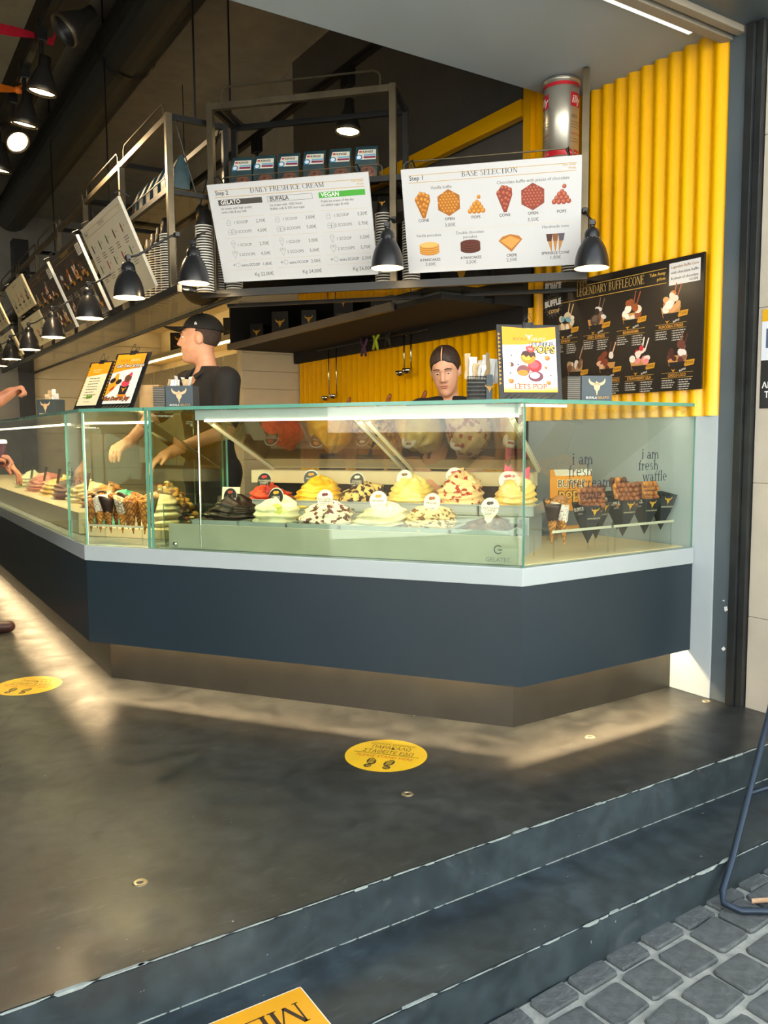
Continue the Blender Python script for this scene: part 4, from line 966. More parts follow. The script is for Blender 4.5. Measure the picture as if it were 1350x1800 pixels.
FL = [ # row, s, height, rx, ry, material, label words, sign (dark, accent, words), shape
 (0, 1.44, .105, .125, .13, gel('chocolate', '#2a1712', '#150b09', 30), 'glossy dark chocolate gelato mound', (1, '#a8473c', ['DARK', 'CHOCOLATE']), (6, .16)),
 (0, 1.195, .11, .105, .13, gel('lime', '#e9e4c4', '#d3dc9c', 20, .55, .7), 'pale lemon gelato mound with a lime slice', (1, '#d39b2c', ['LEMON', 'SORBET']), (5, .12)),
 (0, .945, .10, .125, .13, gel('stracciatella', '#f0e6da', '#57171c', 34, .52, .56), 'white gelato mound rippled with cherry and chocolate', (0, '#6b1f2c', ['STRACCIATELLA', '& RASPBERRY']), (4, .14)),
 (0, .685, .095, .125, .13, gel('milk', '#f2ead4', '#e6d9b6', 16), 'plain off-white creamy gelato mound', (0, '#b58a3c', ['BANANA']), (5, .1)),
 (0, .445, .085, .12, .13, gel('caramel', '#e8cfa4', '#7d4a22', 34, .53, .57), 'caramel gelato mound striped with brown sauce', (0, '#9a5a2a', ['PRALINE']), (6, .14)),
 (0, .19, .05, .118, .125, gel('brownie', '#3d221a', '#6a4a38', 26, .5, .62), 'low brown chocolate gelato mound beside the glass corner', (0, '#3a3a3e', ['CHOCOLATE', 'COOKIE']), (3, .12)),
 (1, 1.40, .075, .11, .13, gel('strawberry', '#e8552f', '#d4402c', 24), 'bright red-orange strawberry sorbet mound', (1, '#c8323c', ['STRAWBERRY', 'SORBET']), (4, .12)),
 (1, 1.135, .11, .115, .13, gel('mango', '#f2b91e', '#f6cf4a', 14), 'vivid yellow mango sorbet mound', (1, '#e0912a', ['MANGO']), (6, .1)),
 (1, .895, .085, .1, .13, gel('cookie', '#e2c27a', '#2c1a14', 40, .5, .54), 'gelato mound scattered with black cookie crumbs', (1, '#d8d4c8', ['COOKIES', 'BLACK FOREST']), (3, .22)),
 (1, .65, .12, .115, .13, gel('vanilla', '#f0d677', '#f6e29c', 14), 'tall pale yellow vanilla gelato mound', (0, '#6a4a2a', ['VANILLA']), (7, .08)),
 (1, .405, .15, .105, .13, gel('berry', '#efcf9c', '#a42b24', 26, .53, .58), 'tall gelato mound streaked with red berry sauce', (0, '#b5342c', ['RED FRUIT', 'CHEESECAKE']), (6, .16)),
 (1, .155, .115, .1, .12, gel('peach', '#ecc56a', '#f0dc9a', 18), 'golden gelato mound with a pink ribbon at the case corner', (0, '#b0434c', ['APPLE']), (6, .1))]
for i, (row, s, h, rx, ry, m_, lab, sg, sh) in enumerate(FL):
    d, z = (.215, .766) if row == 0 else (.525, .842)
    pan('white pan under the '+lab, DT(s, d, z), 'gelato pans in the main case')
    g_ = mound(rx, ry, h+.035, i*3.7+1, sh[0], sh[1]).obj('gelato_mound', m_, smooth=True, T=DT(s, d, z+.004) @ Rz(random.Random(i).uniform(-25, 25)))
    tag(g_, lab, 'gelato', 'gelato mounds in the main case')
    zt = (.80 if row == 0 else .87)+h*.42
    sign('small %s sign in the %s' % ('dark' if sg[0] else 'pale', lab), DT(s+(.02 if row else -.01), d-.045, zt-.02) @ Rz(-8+5*(i % 4)) @ Rx(-12), sg[0], sg[1], sg[2])
tag(MB().lathe([(0, 0), (.03, .0), (.031, .003), (.03, .006), (0, .006)], 18).obj('lime_slice', mat('lime_flesh', '#b7bb5a', .4, vary=.3, scale=60), T=DT(1.15, .13, .865) @ Rx(60)), 'thin lime slice on the pale lemon gelato', 'fruit slice')
tag(mound(.02, .015, .03, 9, 2).obj('strawberry', mat('strawberry_skin', '#b52a24', .35), T=DT(1.36, .42, .925)), 'whole strawberry on the red-orange sorbet', 'fruit')
rb = MB(); rb.add([(-.06, 0, 0), (.06, .01, 0), (.065, .0, .075), (.02, .01, .05), (-.01, .0, .045), (-.05, .01, .085)], [(0, 1, 2, 3, 4, 5)]); rb.add([(-.06, .006, 0), (.06, .016, 0), (.065, .006, .075), (.02, .016, .05), (-.01, .006, .045), (-.05, .016, .085)], [(5, 4, 3, 2, 1, 0)])
tag(rb.obj('paper_ribbon', mat('pink_paper', '#e2567c', .5), T=DT(.155, .56, .98)), 'pink paper ribbon standing in the golden gelato', 'ribbon')

# ---- waffle cones
def waffle_mat(name, a, c):
    m_ = bpy.data.materials.new(name); m_.use_nodes = True; N = m_.node_tree.nodes; L = m_.node_tree.links; b = N['Principled BSDF']; b.inputs['Roughness'].default_value = .6
    tc = N.new('ShaderNodeTexCoord'); w1 = N.new('ShaderNodeTexWave'); w2 = N.new('ShaderNodeTexWave'); w1.bands_direction = 'DIAGONAL'; w2.bands_direction = 'DIAGONAL'
    mp = N.new('ShaderNodeMapping'); mp.inputs['Scale'].default_value = (-1, 1, 1)
    L.new(tc.outputs['Object'], w1.inputs[0]); L.new(tc.outputs['Object'], mp.inputs[0]); L.new(mp.outputs[0], w2.inputs[0])
    for w in (w1, w2): w.inputs['Scale'].default_value = 28
    mx = N.new('ShaderNodeMath'); mx.operation = 'MINIMUM'; L.new(w1.outputs['Fac'], mx.inputs[0]); L.new(w2.outputs['Fac'], mx.inputs[1])
    rp = N.new('ShaderNodeValToRGB'); rp.color_ramp.elements[0].color = lin(a); rp.color_ramp.elements[1].color = lin(c); rp.color_ramp.elements[1].position = .5; L.new(mx.outputs[0], rp.inputs[0]); L.new(rp.outputs[0], b.inputs['Base Color'])
    bp = N.new('ShaderNodeBump'); bp.inputs['Strength'].default_value = .6; bp.inputs['Distance'].default_value = .003; L.new(mx.outputs[0], bp.inputs['Height']); L.new(bp.outputs[0], b.inputs['Normal']); return m_
M_WAF = [waffle_mat('golden_waffle', '#8a4f18', '#cf8c34'), waffle_mat('brown_waffle', '#6d3d18', '#b3752e')]
M_DIP = [mat('dark_chocolate_dip', '#2c1711', .3), mat('nut_crumb_dip', '#8f7a68', .8, col2='#d9cdb8', scale=120, c2lo=.5, c2hi=.55, bump=.8, bscale=200), mat('sprinkle_dip', '#e4ddcf', .6, col2='#b5485a', scale=170, c2lo=.56, c2hi=.6, bump=.6, bscale=200), mat('caramel_dip', '#a2662a', .4, vary=.2, scale=50)]
def cone(label, T, kind, group, wf=0, h=.165, r=.034):
    t = thing('waffle_cone', label, 'cone', T, group)
    b = MB(); nu = 22; vs = []; rows = [(0, .002), (.04, .0095), (.1, .022), (.14, .0305), (.165, .036)]
    for z, q in rows:
        for k in range(nu):
            a = 2*PI*k/nu; vs.append((q*math.cos(a), q*math.sin(a), z*h/.165+(.022*max(0, math.cos(a-.8))*z/.165)))
    for z, q in rows[::-1][:3]:
        for k in range(nu):
            a = 2*PI*k/nu; vs.append((q*.86*math.cos(a), q*.86*math.sin(a), z*h/.165-.002+(.022*max(0, math.cos(a-.8))*z/.165)))
    n = len(rows)+3; b.add(vs, [(i*nu+k, i*nu+(k+1) % nu, (i+1)*nu+(k+1) % nu, (i+1)*nu+k) for i in range(n-1) for k in range(nu)])
    b.obj('shell', M_WAF[wf], t, smooth=True)
    if kind is not None:
        b = MB(); vs = []; rr = random.Random(len(label)+kind)
        rows2 = [(.098, .0226), (.12, .0275), (.15, .0345), (.167, .0375), (.166, .03), (.14, .026)]
        for j, (z, q) in enumerate(rows2):
            for k in range(nu):
                a = 2*PI*k/nu; dz = rr.uniform(-.006, .004) if j == 0 else 0
                vs.append(((q+.0012)*math.cos(a), (q+.0012)*math.sin(a), z+dz+(.022*max(0, math.cos(a-.8))*z/.165)))
        b.add(vs, [(i*nu+k, i*nu+(k+1) % nu, (i+1)*nu+(k+1) % nu, (i+1)*nu+k) for i in range(len(rows2)-1) for k in range(nu)]); b.obj('dip', M_DIP[kind], t, smooth=True)
    return t
def acrylic_stand(name, label, T, w, d, z):
    t = thing(name, label, 'stand', T)
    MB().box(-w, w, -d, d, z, z+.005).obj('plate', M_ACR, t)
    for x, y in ((-w+.01, -d), (w-.016, -d), (-w+.01, d-.004), (w-.016, d-.004)): MB().box(x, x+.006, y, y+.004, 0, z).obj('leg', M_ACR, t)
    MB().box(-w, w, -d-.003, -d, z-.004, z+.007).obj('front_edge', mat('bright_acrylic_edge', '#c9c4ae', .15), t)
    return t
acrylic_stand('cone_stand', 'clear acrylic stand full of cones in the corner case', DT(2.035, .17, .681), .185, .075, .085)
kinds = ['plain', 'chocolate dipped', 'nut crumb dipped', 'sprinkle dipped', 'caramel dipped']
ck = 0
for row, d, ss in ((0, .13, (1.875, 1.94, 2.005, 2.075, 2.14, 2.2)), (1, .205, (1.9, 1.965, 2.03, 2.1, 2.165, 2.225))):
    for i, s in enumerate(ss):
        kd = [None, 2, 1, 3, 0, None, None, 3, None, 1, 0, 2][ck]
        kd = [None, None, 1, 0, 2, None, 3, None, 0, None, 1, 0][ck]
        nm = 'plain' if kd is None else ['chocolate dipped', 'nut crumb dipped', 'sprinkle dipped', 'caramel dipped'][kd]
        od = ['first', 'second', 'third', 'fourth', 'fifth', 'sixth'][i]
        cone('%s waffle cone, %s from the green joint in the %s row' % (nm, od, 'front' if row == 0 else 'rear'), DT(s, d, .728+row*.012) @ Rz(ck*70) @ Ry([4, -5, 3, 6, -3, 5][i]), kd, 'cones in the corner case', ck % 2); ck += 1
# gelato and topping heaps behind the cones
GB = [(2.30, .5, .73, .16, .13, .17, gel('mint', '#4fb8a4', '#8ad4c4', 12), 'turquoise gelato mound behind the corner cones', 5, .14),
      (2.08, .46, .73, .15, .13, .17, gel('coconut', '#ece0b8', '#f4ecd0', 14), 'cream coloured gelato mound behind the corner cones', 5, .1)]
for s, d, z, rx, ry, h, m_, lab, fo, ro in GB: tag(mound(rx, ry, h, s*7, fo, ro).obj('gelato_mound', m_, smooth=True, T=DT(s, d, z)), lab, 'gelato')
tray = thing('topping_tray', 'cream tray under the heaps in the corner case', 'tray', DT(2.1, .5, .681)); MB().box(-.28, .28, -.2, .3, 0, .05).obj('body', M_CREAM, tray, bevel=.004)
hp = MB(); rr = random.Random(5)
for i in range(230):
    a = rr.uniform(0, 2*PI); q = rr.random()**.6; x, y = .2*q*math.cos(a), .14*q*math.sin(a); z = .2*(1-q**1.4)+rr.uniform(-.01, .015); r_ = rr.uniform(.012, .024)
    hp.ball((x, y, z), (r_, r_*rr.uniform(.6, 1), r_*rr.uniform(.5, .9)), 6, 4, rr.choice([0, 0, 0, 1, 2]))
hpo = hp.obj('popcorn_heap', [mat('golden_crumble', '#d9a850', .7, vary=.2), mat('brown_crumble', '#7a4a24', .7, vary=.2), mat('pale_crumble', '#eed9a4', .7)], smooth=True, T=DT(2.1, .62, .735))
tag(hpo, 'heap of golden popcorn and crumbled biscuit behind the corner cones', 'topping'); hpo['kind'] = 'stuff'
# mounds in the case along the customer side
for i, (y, c1, c2, lab) in enumerate(((4.85, '#b87a3c', '#5a3018', 'caramel brown gelato mound nearest the corner in the side case'), (5.25, '#e6d6b0', '#c9a86a', 'cream gelato mound in the side case'),
                                      (5.65, '#7a3a28', '#3a1a12', 'dark brown gelato mound in the side case'), (6.1, '#d8b04a', '#f0d890', 'yellow gelato mound in the side case'),
                                      (6.6, '#c06a5a', '#e0a090', 'pinkish gelato mound in the side case'), (7.2, '#b9c49a', '#dfe4c4', 'pale green gelato mound far back in the side case'))):
    tag(mound(.13, .16, .13, i*5.1, 5, .14).obj('gelato_mound', gel('side%d' % i, c1, c2, 24), smooth=True, T=Tr(1.2, y, .795)), lab, 'gelato', 'gelato mounds in the side case')
    sg_ = MB().box(-.012, .012, -.0015, .0015, -.03, .07).obj('label_stick', M_CHROME, T=Tr(1.1, y, .93) @ Rz(-60) @ Rx(-14)); tag(sg_, 'metal scoop handle in the '+lab.replace(' nearest the corner',''), 'scoop', 'scoops in the side case')

# ---- right case: stands, paper-wrapped bubble waffles, cones, card, glass lettering
acrylic_stand('cone_stand', 'clear acrylic stand at the glass corner of the right case', frame(2.56, 2.5, .681), .175, .06, .115)
acrylic_stand('cone_stand', 'clear acrylic stand next to the white wall panel', frame(2.95, 2.5, .681), .2, .06, .115)
M_WRAP = mat('black_paper_wrap', '#23262a', .5, vary=.05)
def buffle(label, T, waffles, shade, seed):
    t = thing('wrapped_waffle', label, 'waffle cone', T, 'bubble waffles in black paper cones')
    w = .05; ring = [(-w, -w), (w, -w), (w, w), (-w, w)]; mids = [(-w*.93, -w*.93), (w*.93, -w*.93), (w*.93, w*.93), (-w*.93, w*.93)]
    b = MB(); n = 4; vs = [(0, 0, 0)]+[(x*.78, y*.78, .115) for x, y in ring]+[(x, y, .165+(.012 if y > 0 else 0)) for x, y in ring]+[(x*.95, y*.95, .163) for x, y in ring]+[(x*.5, y*.5, .09) for x, y in ring]
    fs = [(0, 1+(k+1) % 4, 1+k) for k in range(4)]
    for l in range(3): fs += [(1+4*l+k, 1+4*l+(k+1) % 4, 5+4*l+(k+1) % 4, 5+4*l+k) for k in range(4)]
    b.add(vs, fs); b.obj('paper_cone', M_WRAP, t)
    # front face carries the emblem, the side face the lettering
    sl = math.degrees(math.atan2(.05*.22, .05)); p = Print(); bull(p, 0, .002, .048, '#e0a52a', 1); p.text('BUFALAGELATO', 0, -.03, .009, '#d8c9a8', 'c', bold=.02); p.obj('emblem', t, Tr(0, -.0455, .138) @ Rx(12))
    p = Print(); p.text('BUFFLE', 0, .004, .021, '#e8e6e0', 'c', bold=.04, rot=10); p.text('cone', .004, -.012, .017, '#e8e6e0', 'c', shear=.3, rot=10); p.obj('lettering', t, Tr(-.0455, 0, .138) @ Rz(-90) @ Rx(12))
    rr = random.Random(seed)
    for i in range(waffles):
        wv = MB(); W_ = .055; rows = 4
        base = Rz(rr.uniform(-30, 30)) @ Rx(rr.uniform(-25, 5))
        for r in range(5):
            for c in range(4):
                x = (c-1.5)*.023+(.011 if r % 2 else 0); z = r*.021-.02; y = .012*math.cos(x*30)-.02+i*.018+rr.uniform(-.003, .003)
                wv.ball((x, y, z), (.0145, .0125, .0135), 9, 6)
        wv.box(-.045, .045, -.012+i*.018, -.004+i*.018, -.03, .065)
        wv.obj('bubble_waffle', shade[i % len(shade)], t, smooth=True, T=Tr(rr.uniform(-.008, .008), -.008, .165) @ base)
    return t
WG, WB, WD = mat('golden_bubble_waffle', '#c07a33', .5, vary=.2, scale=40), mat('brown_bubble_waffle', '#8a4a20', .5, vary=.2, scale=40), mat('dark_bubble_waffle', '#4f2614', .45, vary=.2, scale=40)
buffle('bubble waffle with a pale scalloped edge, nearest the glass corner', frame(2.63, 2.475, .728, -8), 2, [WB, WG], 1)
buffle('bubble waffle just behind the one nearest the glass corner', frame(2.735, 2.525, .735, 14), 2, [WD, WB], 2)
buffle('brown bubble waffle in the middle of the right case', frame(2.85, 2.475, .742, -6), 2, [WB, WG], 3)
buffle('dark bubble waffle standing behind the middle one', frame(2.905, 2.555, .76, 10), 2, [WD, WG], 4)
buffle('golden bubble waffle second from the white wall panel', frame(3.0, 2.48, .742, -4), 2, [WG, WB], 5)
buffle('empty black paper cone next to the white wall panel', frame(3.125, 2.49, .752, -10), 0, [WG], 6)
cone('chocolate dipped waffle cone against the glass corner of the right case', frame(2.415, 2.47, .745, 40), 0, 'cones in the right case', 0)
cone('sprinkle dipped waffle cone in front of the orange card', frame(2.475, 2.455, .735, 120) @ Ry(8), 2, 'cones in the right case', 0, .18)
cone('caramel dipped waffle cone behind the sprinkled one', frame(2.5, 2.53, .75, 200) @ Ry(-6), 3, 'cones in the right case', 1)
cd_ = thing('promo_card', 'orange and white card standing inside the right case', 'card', frame(2.78, 2.86, .83, -12))
MB().box(0, .235, 0, .004, 0, .2).obj('sheet', mat('orange_card', '#ee9a1c', .5), cd_); MB().box(.02, .05, 0, .06, -.148, .02).obj('foot', M_ACR, cd_)
p = Print(); p.poly([(.02, .2), (.235, .2), (.225, .17), (.03, .17)], '#ece6da'); p.text('BUFFLE', .12, .115, .05, '#f6e3c0', 'c', bold=.05); p.text('BUFFLE', .12, .115, .05, '#4a3a2a', 'c', lay=2, bold=.0); p.text('pops', .12, .06, .075, '#4a3020', 'c', lay=1, bold=.07); p.text('pops', .12, .06, .075, '#f5b640', 'c', lay=2, bold=.02)
p.obj('lettering', cd_)
base_b = MB().box(2.2, 3.17, 2.4, 3.05, .6805, .684).obj('case_floor', mat('pale_oak_shelf', '#e3cfa6', .5, vary=.12, scale=3)); tag(base_b, 'pale oak floor board of the right case', 'shelf board')
# words on the glass
fg = [c for c in cr.children if c.name.startswith('front_glass')][0]
def gtext(lines, small, x, z, sz):
    p = Print()
    for i, (dx, s_) in enumerate(lines): p.text(s_, x+dx, z-i*.0485, sz, '#262a36', serif=True)
    for i, s_ in enumerate(small): p.text(s_, x+lines[-1][0]+.005+(.05 if len(lines) > 3 else 0)*0, z-len(lines)*.0485+.02-i*.0155, .0135, '#2c303c', bold=.01)
    return p
# built in the case's own coordinates: case origin (2.7, 2.36, .68)
p = gtext([(.02, 'i am'), (-.002, 'fresh'), (0, 'icecream'), (.065, 'cone')], ['Not just any cone,', 'Freshly baked', 'every day', '& unique!'], 2.395-2.7, 1.075-.68, .066); p.obj('lettering', fg, Tr(0, .0105-.36+.352, 0))
p = gtext([(.02, 'i am'), (0, 'fresh'), (.03, 'waffle')], ['Not just any waffle,', 'Freshly baked', '& unique!', 'The best ones', 'eat them!'], 2.81-2.7, 1.09-.68, .062); p.obj('lettering', fg, Tr(0, .0105-.36+.352, 0))
fgm = [c for c in cm.children if c.name.startswith('front_glass')][0]
p = Print(); p.text('GELATEC', 0, 0, .024, '#5b6a63', 'c')
for i in range(14):
    a0, a1 = rad(40+i*20), rad(60+i*20); p.line(.016*math.cos(a0), .048+.016*math.sin(a0), .016*math.cos(a1), .048+.016*math.sin(a1), .004, '#37423e')
p.rect(.0, .045, .016, .049, '#37423e')
p.obj('lettering', fgm, Matrix.Translation(-Vector((*dg(.9, 0), .68))) @ DT(.1, .009, .70))
fgc = [c for c in cc.children if c.name.startswith('front_glass')]
p = Print()
for i, s_ in enumerate(('i am', 'fresh', 'icecream', 'cone')): p.text(s_, .02*(i % 2), -i*.045, .055, '#2a2a30', serif=True)
p.obj('lettering', fgc[-1], Matrix.Translation(-Vector((*PA, .68))) @ frame(.903, 4.42, 1.05, -90) @ Tr(0, 0, 0))

# ================================================================ things standing on the glass tops
ZT = ZT1+.0005
M_CARD = mat('slate_card', '#3e4b54', .5, vary=.04)
def lattice(t, W_, H_, name='frame'):
    MB().box(0, W_, 0, .006, 0, H_).obj('board', M_BLK, t, bevel=.002)
    return t
def binder_clip(t, x, z):
    b = MB(); b.box(x-.022, x+.022, -.006, .012, z-.012, z+.012); c = b.obj('binder_clip', M_BLK, t, bevel=.002)
    for dy, k in ((-.007, -.2), (.012, .3)): MB().tube([(x-.014, dy, z-.004), (x-.015, dy, z+.02), (x-.006, dy+k*.02, z+.032), (x-.006, dy+k*.02, z+.045), (x+.006, dy+k*.02, z+.045), (x+.006, dy+k*.02, z+.032), (x+.015, dy, z+.02), (x+.014, dy, z-.004)], .0012, 5).obj('wire', M_BLK, c)
def menu_stand(label, T, W_, H_, tilt, fn, mx=.02):
    t = thing('menu_stand', label, 'menu stand', T)
    sub = T
    o = link('easel', None, t, Rx(-tilt)); o.empty_display_size = .02
    MB().box(0, W_, 0, .006, 0, H_).obj('board', M_BLK, o, bevel=.002)
    b = MB()
    for k in range(13):   # sawtooth cut-outs down the edge show the yellow behind
        z = .06+k*(H_-.09)/13; b.add([(.004, -.0008, z), (.014, -.0008, z+.007), (.004, -.0008, z+.014)], [(0, 1, 2)])
    b.obj('punched_edge', mat('ochre_lining', '#b98a1c', .5), o)
    for k in range(8):
        MB().tube([(.02+k*(W_-.05)/8, -.001, .006), (.02+(k+1)*(W_-.05)/8, -.001, .022)], .002, 4).obj('lattice_bar', M_BRASS, o)
    MB().box(W_*.3, W_*.7, .0, .1, 0, .004).obj('foot', M_BLK, t)
    sh = MB(); ww, hh = W_-2*mx, H_-mx-.02; n = 8; vs = []
    for i in range(n+1):
        u = i/n; bow = -.004*math.sin(PI*u); vs += [(mx+ww*u, -.004+bow*.0, .03), (mx+ww*u, -.004, .03+hh-.006*math.sin(PI*u))]
    sh.add(vs, [(2*i, 2*i+2, 2*i+3, 2*i+1) for i in range(n)]); s = sh.obj('sheet', M_PAPER, o)
    p = Print(); fn(p, ww, hh); p.obj('print', s, Tr(mx, -.0045, .03)); binder_clip(o, W_*.5, H_-.004); return t
OR = '#f39a10'
def pops_sheet(p, w, h):
    p.poly([(0, h), (w*.25, h*.985), (w*.5, h*.972), (w*.75, h*.985), (w, h), (w, h*.82), (w*.7, h*.76), (w*.4, h*.725), (0, h*.72)], OR)
    for i in range(8): p.rect(0, h*.02*i, w, h*.02*(i+1), [tuple(a+(b_-a)*(i/8) for a, b_ in zip(lin('#eda51e'), lin('#dfe3ee')))+(1,)][0][:4], 1)
    p.rect(0, h*.16, w, h*.7, '#dde2ee', .5)
    p.text('BUFALA', w*.46, h*.79, .016, '#5a4526', 'r', lay=2, serif=True); p.text('GELATO', w*.54, h*.79, .016, '#f4ead8', 'l', lay=2, serif=True); bull(p, w*.5, h*.84, .03, '#f6f3ea', 3)
    p.frame(w*.09, h*.64, w*.38, h*.7, .0012, '#d9906a', 2); p.text('PARTY POPPERS', w*.235, h*.658, .013, '#d9824f', 'c', lay=2, wid=w*.25)
    p.text('BUFFLE', w*.75, h*.685, .027, '#1d1c22', 'c', lay=3, bold=.09); p.text('BUFFLE', w*.75, h*.685, .027, '#f4f2ee', 'c', lay=4, bold=.0)
    p.text('POPS', w*.76, h*.6, .042, '#2c2018', 'c', lay=3, bold=.09); p.text('POPS', w*.76, h*.6, .042, '#f2ad34', 'c', lay=4, bold=.02)
    def blob(cx, cy, rx, ry, c1, c2, l): p.ell(w*cx, h*cy, w*rx, h*ry, c1, l, 16); p.ell(w*(cx-.02), h*(cy+.015), w*rx*.7, h*ry*.62, c2, l+.5, 14)
    blob(.43, .2, .1, .06, '#cfcabd', '#e6e2d6', 3); blob(.6, .24, .14, .08, '#6f3344', '#c9c8d4', 4); blob(.36, .235, .07, .04, '#c9a8dd', '#d9c0ea', 4)
    blob(.37, .33, .12, .085, '#8a4a34', '#7a4550', 5); p.ell(w*.36, h*.295, w*.1, h*.045, '#d98022', 6, 14); blob(.59, .4, .13, .095, '#c2242e', '#e2505c', 7); blob(.47, .53, .14, .1, '#d9861c', '#f0a83a', 8)
    p.poly([(w*.33, h*.56), (w*.37, h*.62), (w*.5, h*.645), (w*.6, h*.6), (w*.61, h*.53), (w*.56, h*.555), (w*.52, h*.52), (w*.48, h*.56), (w*.43, h*.53), (w*.39, h*.565)], '#46261c', 9)
    p.poly([(w*.42, h*.69), (w*.5, h*.705), (w*.59, h*.68), (w*.58, h*.62), (w*.52, h*.6), (w*.45, h*.63)], '#d93c3c', 10); p.poly([(w*.46, h*.68), (w*.56, h*.665), (w*.54, h*.63), (w*.48, h*.645)], '#f08a80', 11); p.line(w*.5, h*.7, w*.5, h*.76, .002, '#6a6a70', 10)
    for x, y, r in ((.83, .52, .05), (.8, .37, .025), (.84, .14, .04), (.14, .17, .05)): blob(x, y, r, r*.75, '#b9651c', '#dc8a34', 3)
    for x, y in ((.16, .56), (.28, .42), (.13, .29), (.27, .13), (.6, .12), (.88, .26)): p.ell(w*x, h*y, w*.018, h*.01, '#3c2a33', 3, 8)
    p.ell(w*.15, h*.42, w*.05, h*.035, '#6a3f33', 3, 10); p.ell(w*.12, h*.42, w*.025, h*.028, '#e3cfa0', 4, 8)
    p.text('LETS POP', w*.5, h*.045, .032, '#f6ecd8', 'c', lay=3, bold=.08); p.text('LETS POP', w*.5, h*.045, .032, '#c2571e', 'c', lay=4, bold=.02)
menu_stand('black menu stand with fruit pops poster above the glass corner', frame(2.15, 2.5, ZT, -24), .262, .305, 9, pops_sheet)
def scoops_sheet(p, w, h):
    p.poly([(0, h), (w, h), (w, h*.72), (w*.45, h*.68), (0, h*.62)], OR); p.text('BUFALA', w*.5, h*.85, .018, '#5a3a12', 'r', lay=2, serif=True); p.text('GELATO', w*.52, h*.85, .018, '#f7e7c4', 'l', lay=2, serif=True)
    p.text('Get Two Scoops', w*.55, h*.73, .028, '#1e1a18', 'c', lay=3, bold=.1, shear=.25); p.text('Get Two Scoops', w*.55, h*.73, .028, '#f6f2ea', 'c', lay=4, bold=.01, shear=.25)
    p.poly([(0, h*.15), (0, h*.36), (w*.18, h*.6), (w*.26, h*.62), (w*.3, h*.5), (w*.45, h*.45), (w*.32, h*.38), (w*.22, h*.28)], '#f0a224', 2); p.ell(w*.12, h*.47, w*.1, h*.05, '#24211f', 3, 12, 20); p.ell(w*.34, h*.44, w*.1, h*.05, '#24211f', 3, 12, 20); p.poly([(w*.1, h*.28), (w*.22, h*.36), (w*.24, h*.3), (w*.12, h*.25)], '#c2342c', 3)
    p.poly([(w*.46, h*.18), (w*.72, h*.18), (w*.76, h*.36), (w*.44, h*.36)], '#2a2624', 3); p.ell(w*.59, h*.16, w*.16, h*.04, '#e98a1e', 2.5, 14); p.ell(w*.6, h*.4, w*.14, h*.07, '#e04058', 4, 14); p.ell(w*.64, h*.5, w*.12, h*.08, '#6a4030', 5, 14); p.ell(w*.7, h*.58, w*.05, h*.04, '#d83a48', 6, 10); bull(p, w*.6, h*.27, .035, '#f0a224', 5)
    p.text('Get Double Joy', w*.45, h*.07, .028, '#3a1c10', 'c', lay=3, bold=.1, shear=.25); p.text('Get Double Joy', w*.45, h*.07, .028, '#c26a2c', 'c', lay=4, bold=.01, shear=.25)
def leaf_sheet(p, w, h):
    p.rect(0, 0, w, h, '#ece2c2', .5); p.poly([(0, h), (w, h), (w, h*.74), (0, h*.68)], OR); p.lines(w*.25, h*.84, w*.5, 2, .012, '#f7dca4', .004, 2, 3); p.lines(w*.2, h*.64, w*.6, 8, .016, '#6a6048', .004, 2, 5)
    for a in (-25, 0, 25): p.ell(w*.5+a*.0006, h*.2, w*.05, h*.055, '#6a9a34', 2, 10, -a-20)
    p.lines(w*.3, h*.09, w*.4, 1, .01, '#6a6048', .003, 2, 9)
menu_stand('larger menu stand with cartoon cup poster on the corner case', frame(1.02, 4.22, ZT, -62), .24, .32, 26, scoops_sheet, .022)
menu_stand('smaller menu stand with a green leaf notice on the corner case', frame(.96, 4.50, ZT, -66), .2, .29, 26, leaf_sheet, .02)

def wrapped(t, x, y, z, n, seed, h=.06):
    rr = random.Random(seed)
    for i in range(n):
        b = MB(); w = rr.uniform(.008, .02); hh = h*rr.uniform(.6, 1.25); nseg = 5; vs = []
        for k in range(nseg+1):
            u = k/nseg; vs += [(-w+rr.uniform(-.002, .002), .006*math.sin(u*3+i), hh*u), (w+rr.uniform(-.002, .002), .006*math.sin(u*3+i+1), hh*u)]
        b.add(vs, [(2*k, 2*k+1, 2*k+3, 2*k+2) for k in range(nseg)]); b.add([(a, c+.002, d) for a, c, d in vs], [(2*k+2, 2*k+3, 2*k+1, 2*k) for k in range(nseg)])
        b.obj('wrapped_cutlery', mat('tissue_wrap', '#e9e7e2', .6, vary=.08, scale=40) if i % 3 else mat('kraft_stick', '#c9ad83', .6), t, T=Tr(x+rr.uniform(-.05, .05), y+rr.uniform(-.025, .025), z) @ Rz(rr.uniform(0, 180)) @ Rx(rr.uniform(-14, 14)))
def logo_box(label, T, slats=True, wraps=0, seed=1):
    t = thing('cutlery_box', label, 'box', T)
    MB().box(0, .135, 0, .1, 0, .108).obj('body', M_CARD, t, bevel=.0015)
    p = Print(); bull(p, .0675, .062, .085, '#e3bf93'); p.text('BUFALA', .068, .012, .0135, '#e8e4da', 'r', bold=.01); p.text('GELATO', .07, .012, .0135, '#c79a44', 'l', bold=.01); p.obj('emblem', t, Tr(0, -.0005, 0))
    if slats:
        for k in range(13): MB().box(-.062, -.002, -.0, .095, .003+k*.0082, .0068+k*.0082).obj('slat', M_BLK, t)
        MB().box(-.06, -.004, .003, .09, 0, .1).obj('holder', mat('grey_napkins', '#8a8376', .7), t)
    if wraps: wrapped(t, .06, .05, .1, wraps, seed)
    return t
logo_box('slate box with bull emblem on the right case, in front of the dessert board', frame(2.575, 2.47, ZT, -24), True)
logo_box('slate box with bull emblem full of wrapped cutlery in front of the capped server', frame(1.262, 3.9, ZT, -38), True, 9, 4)
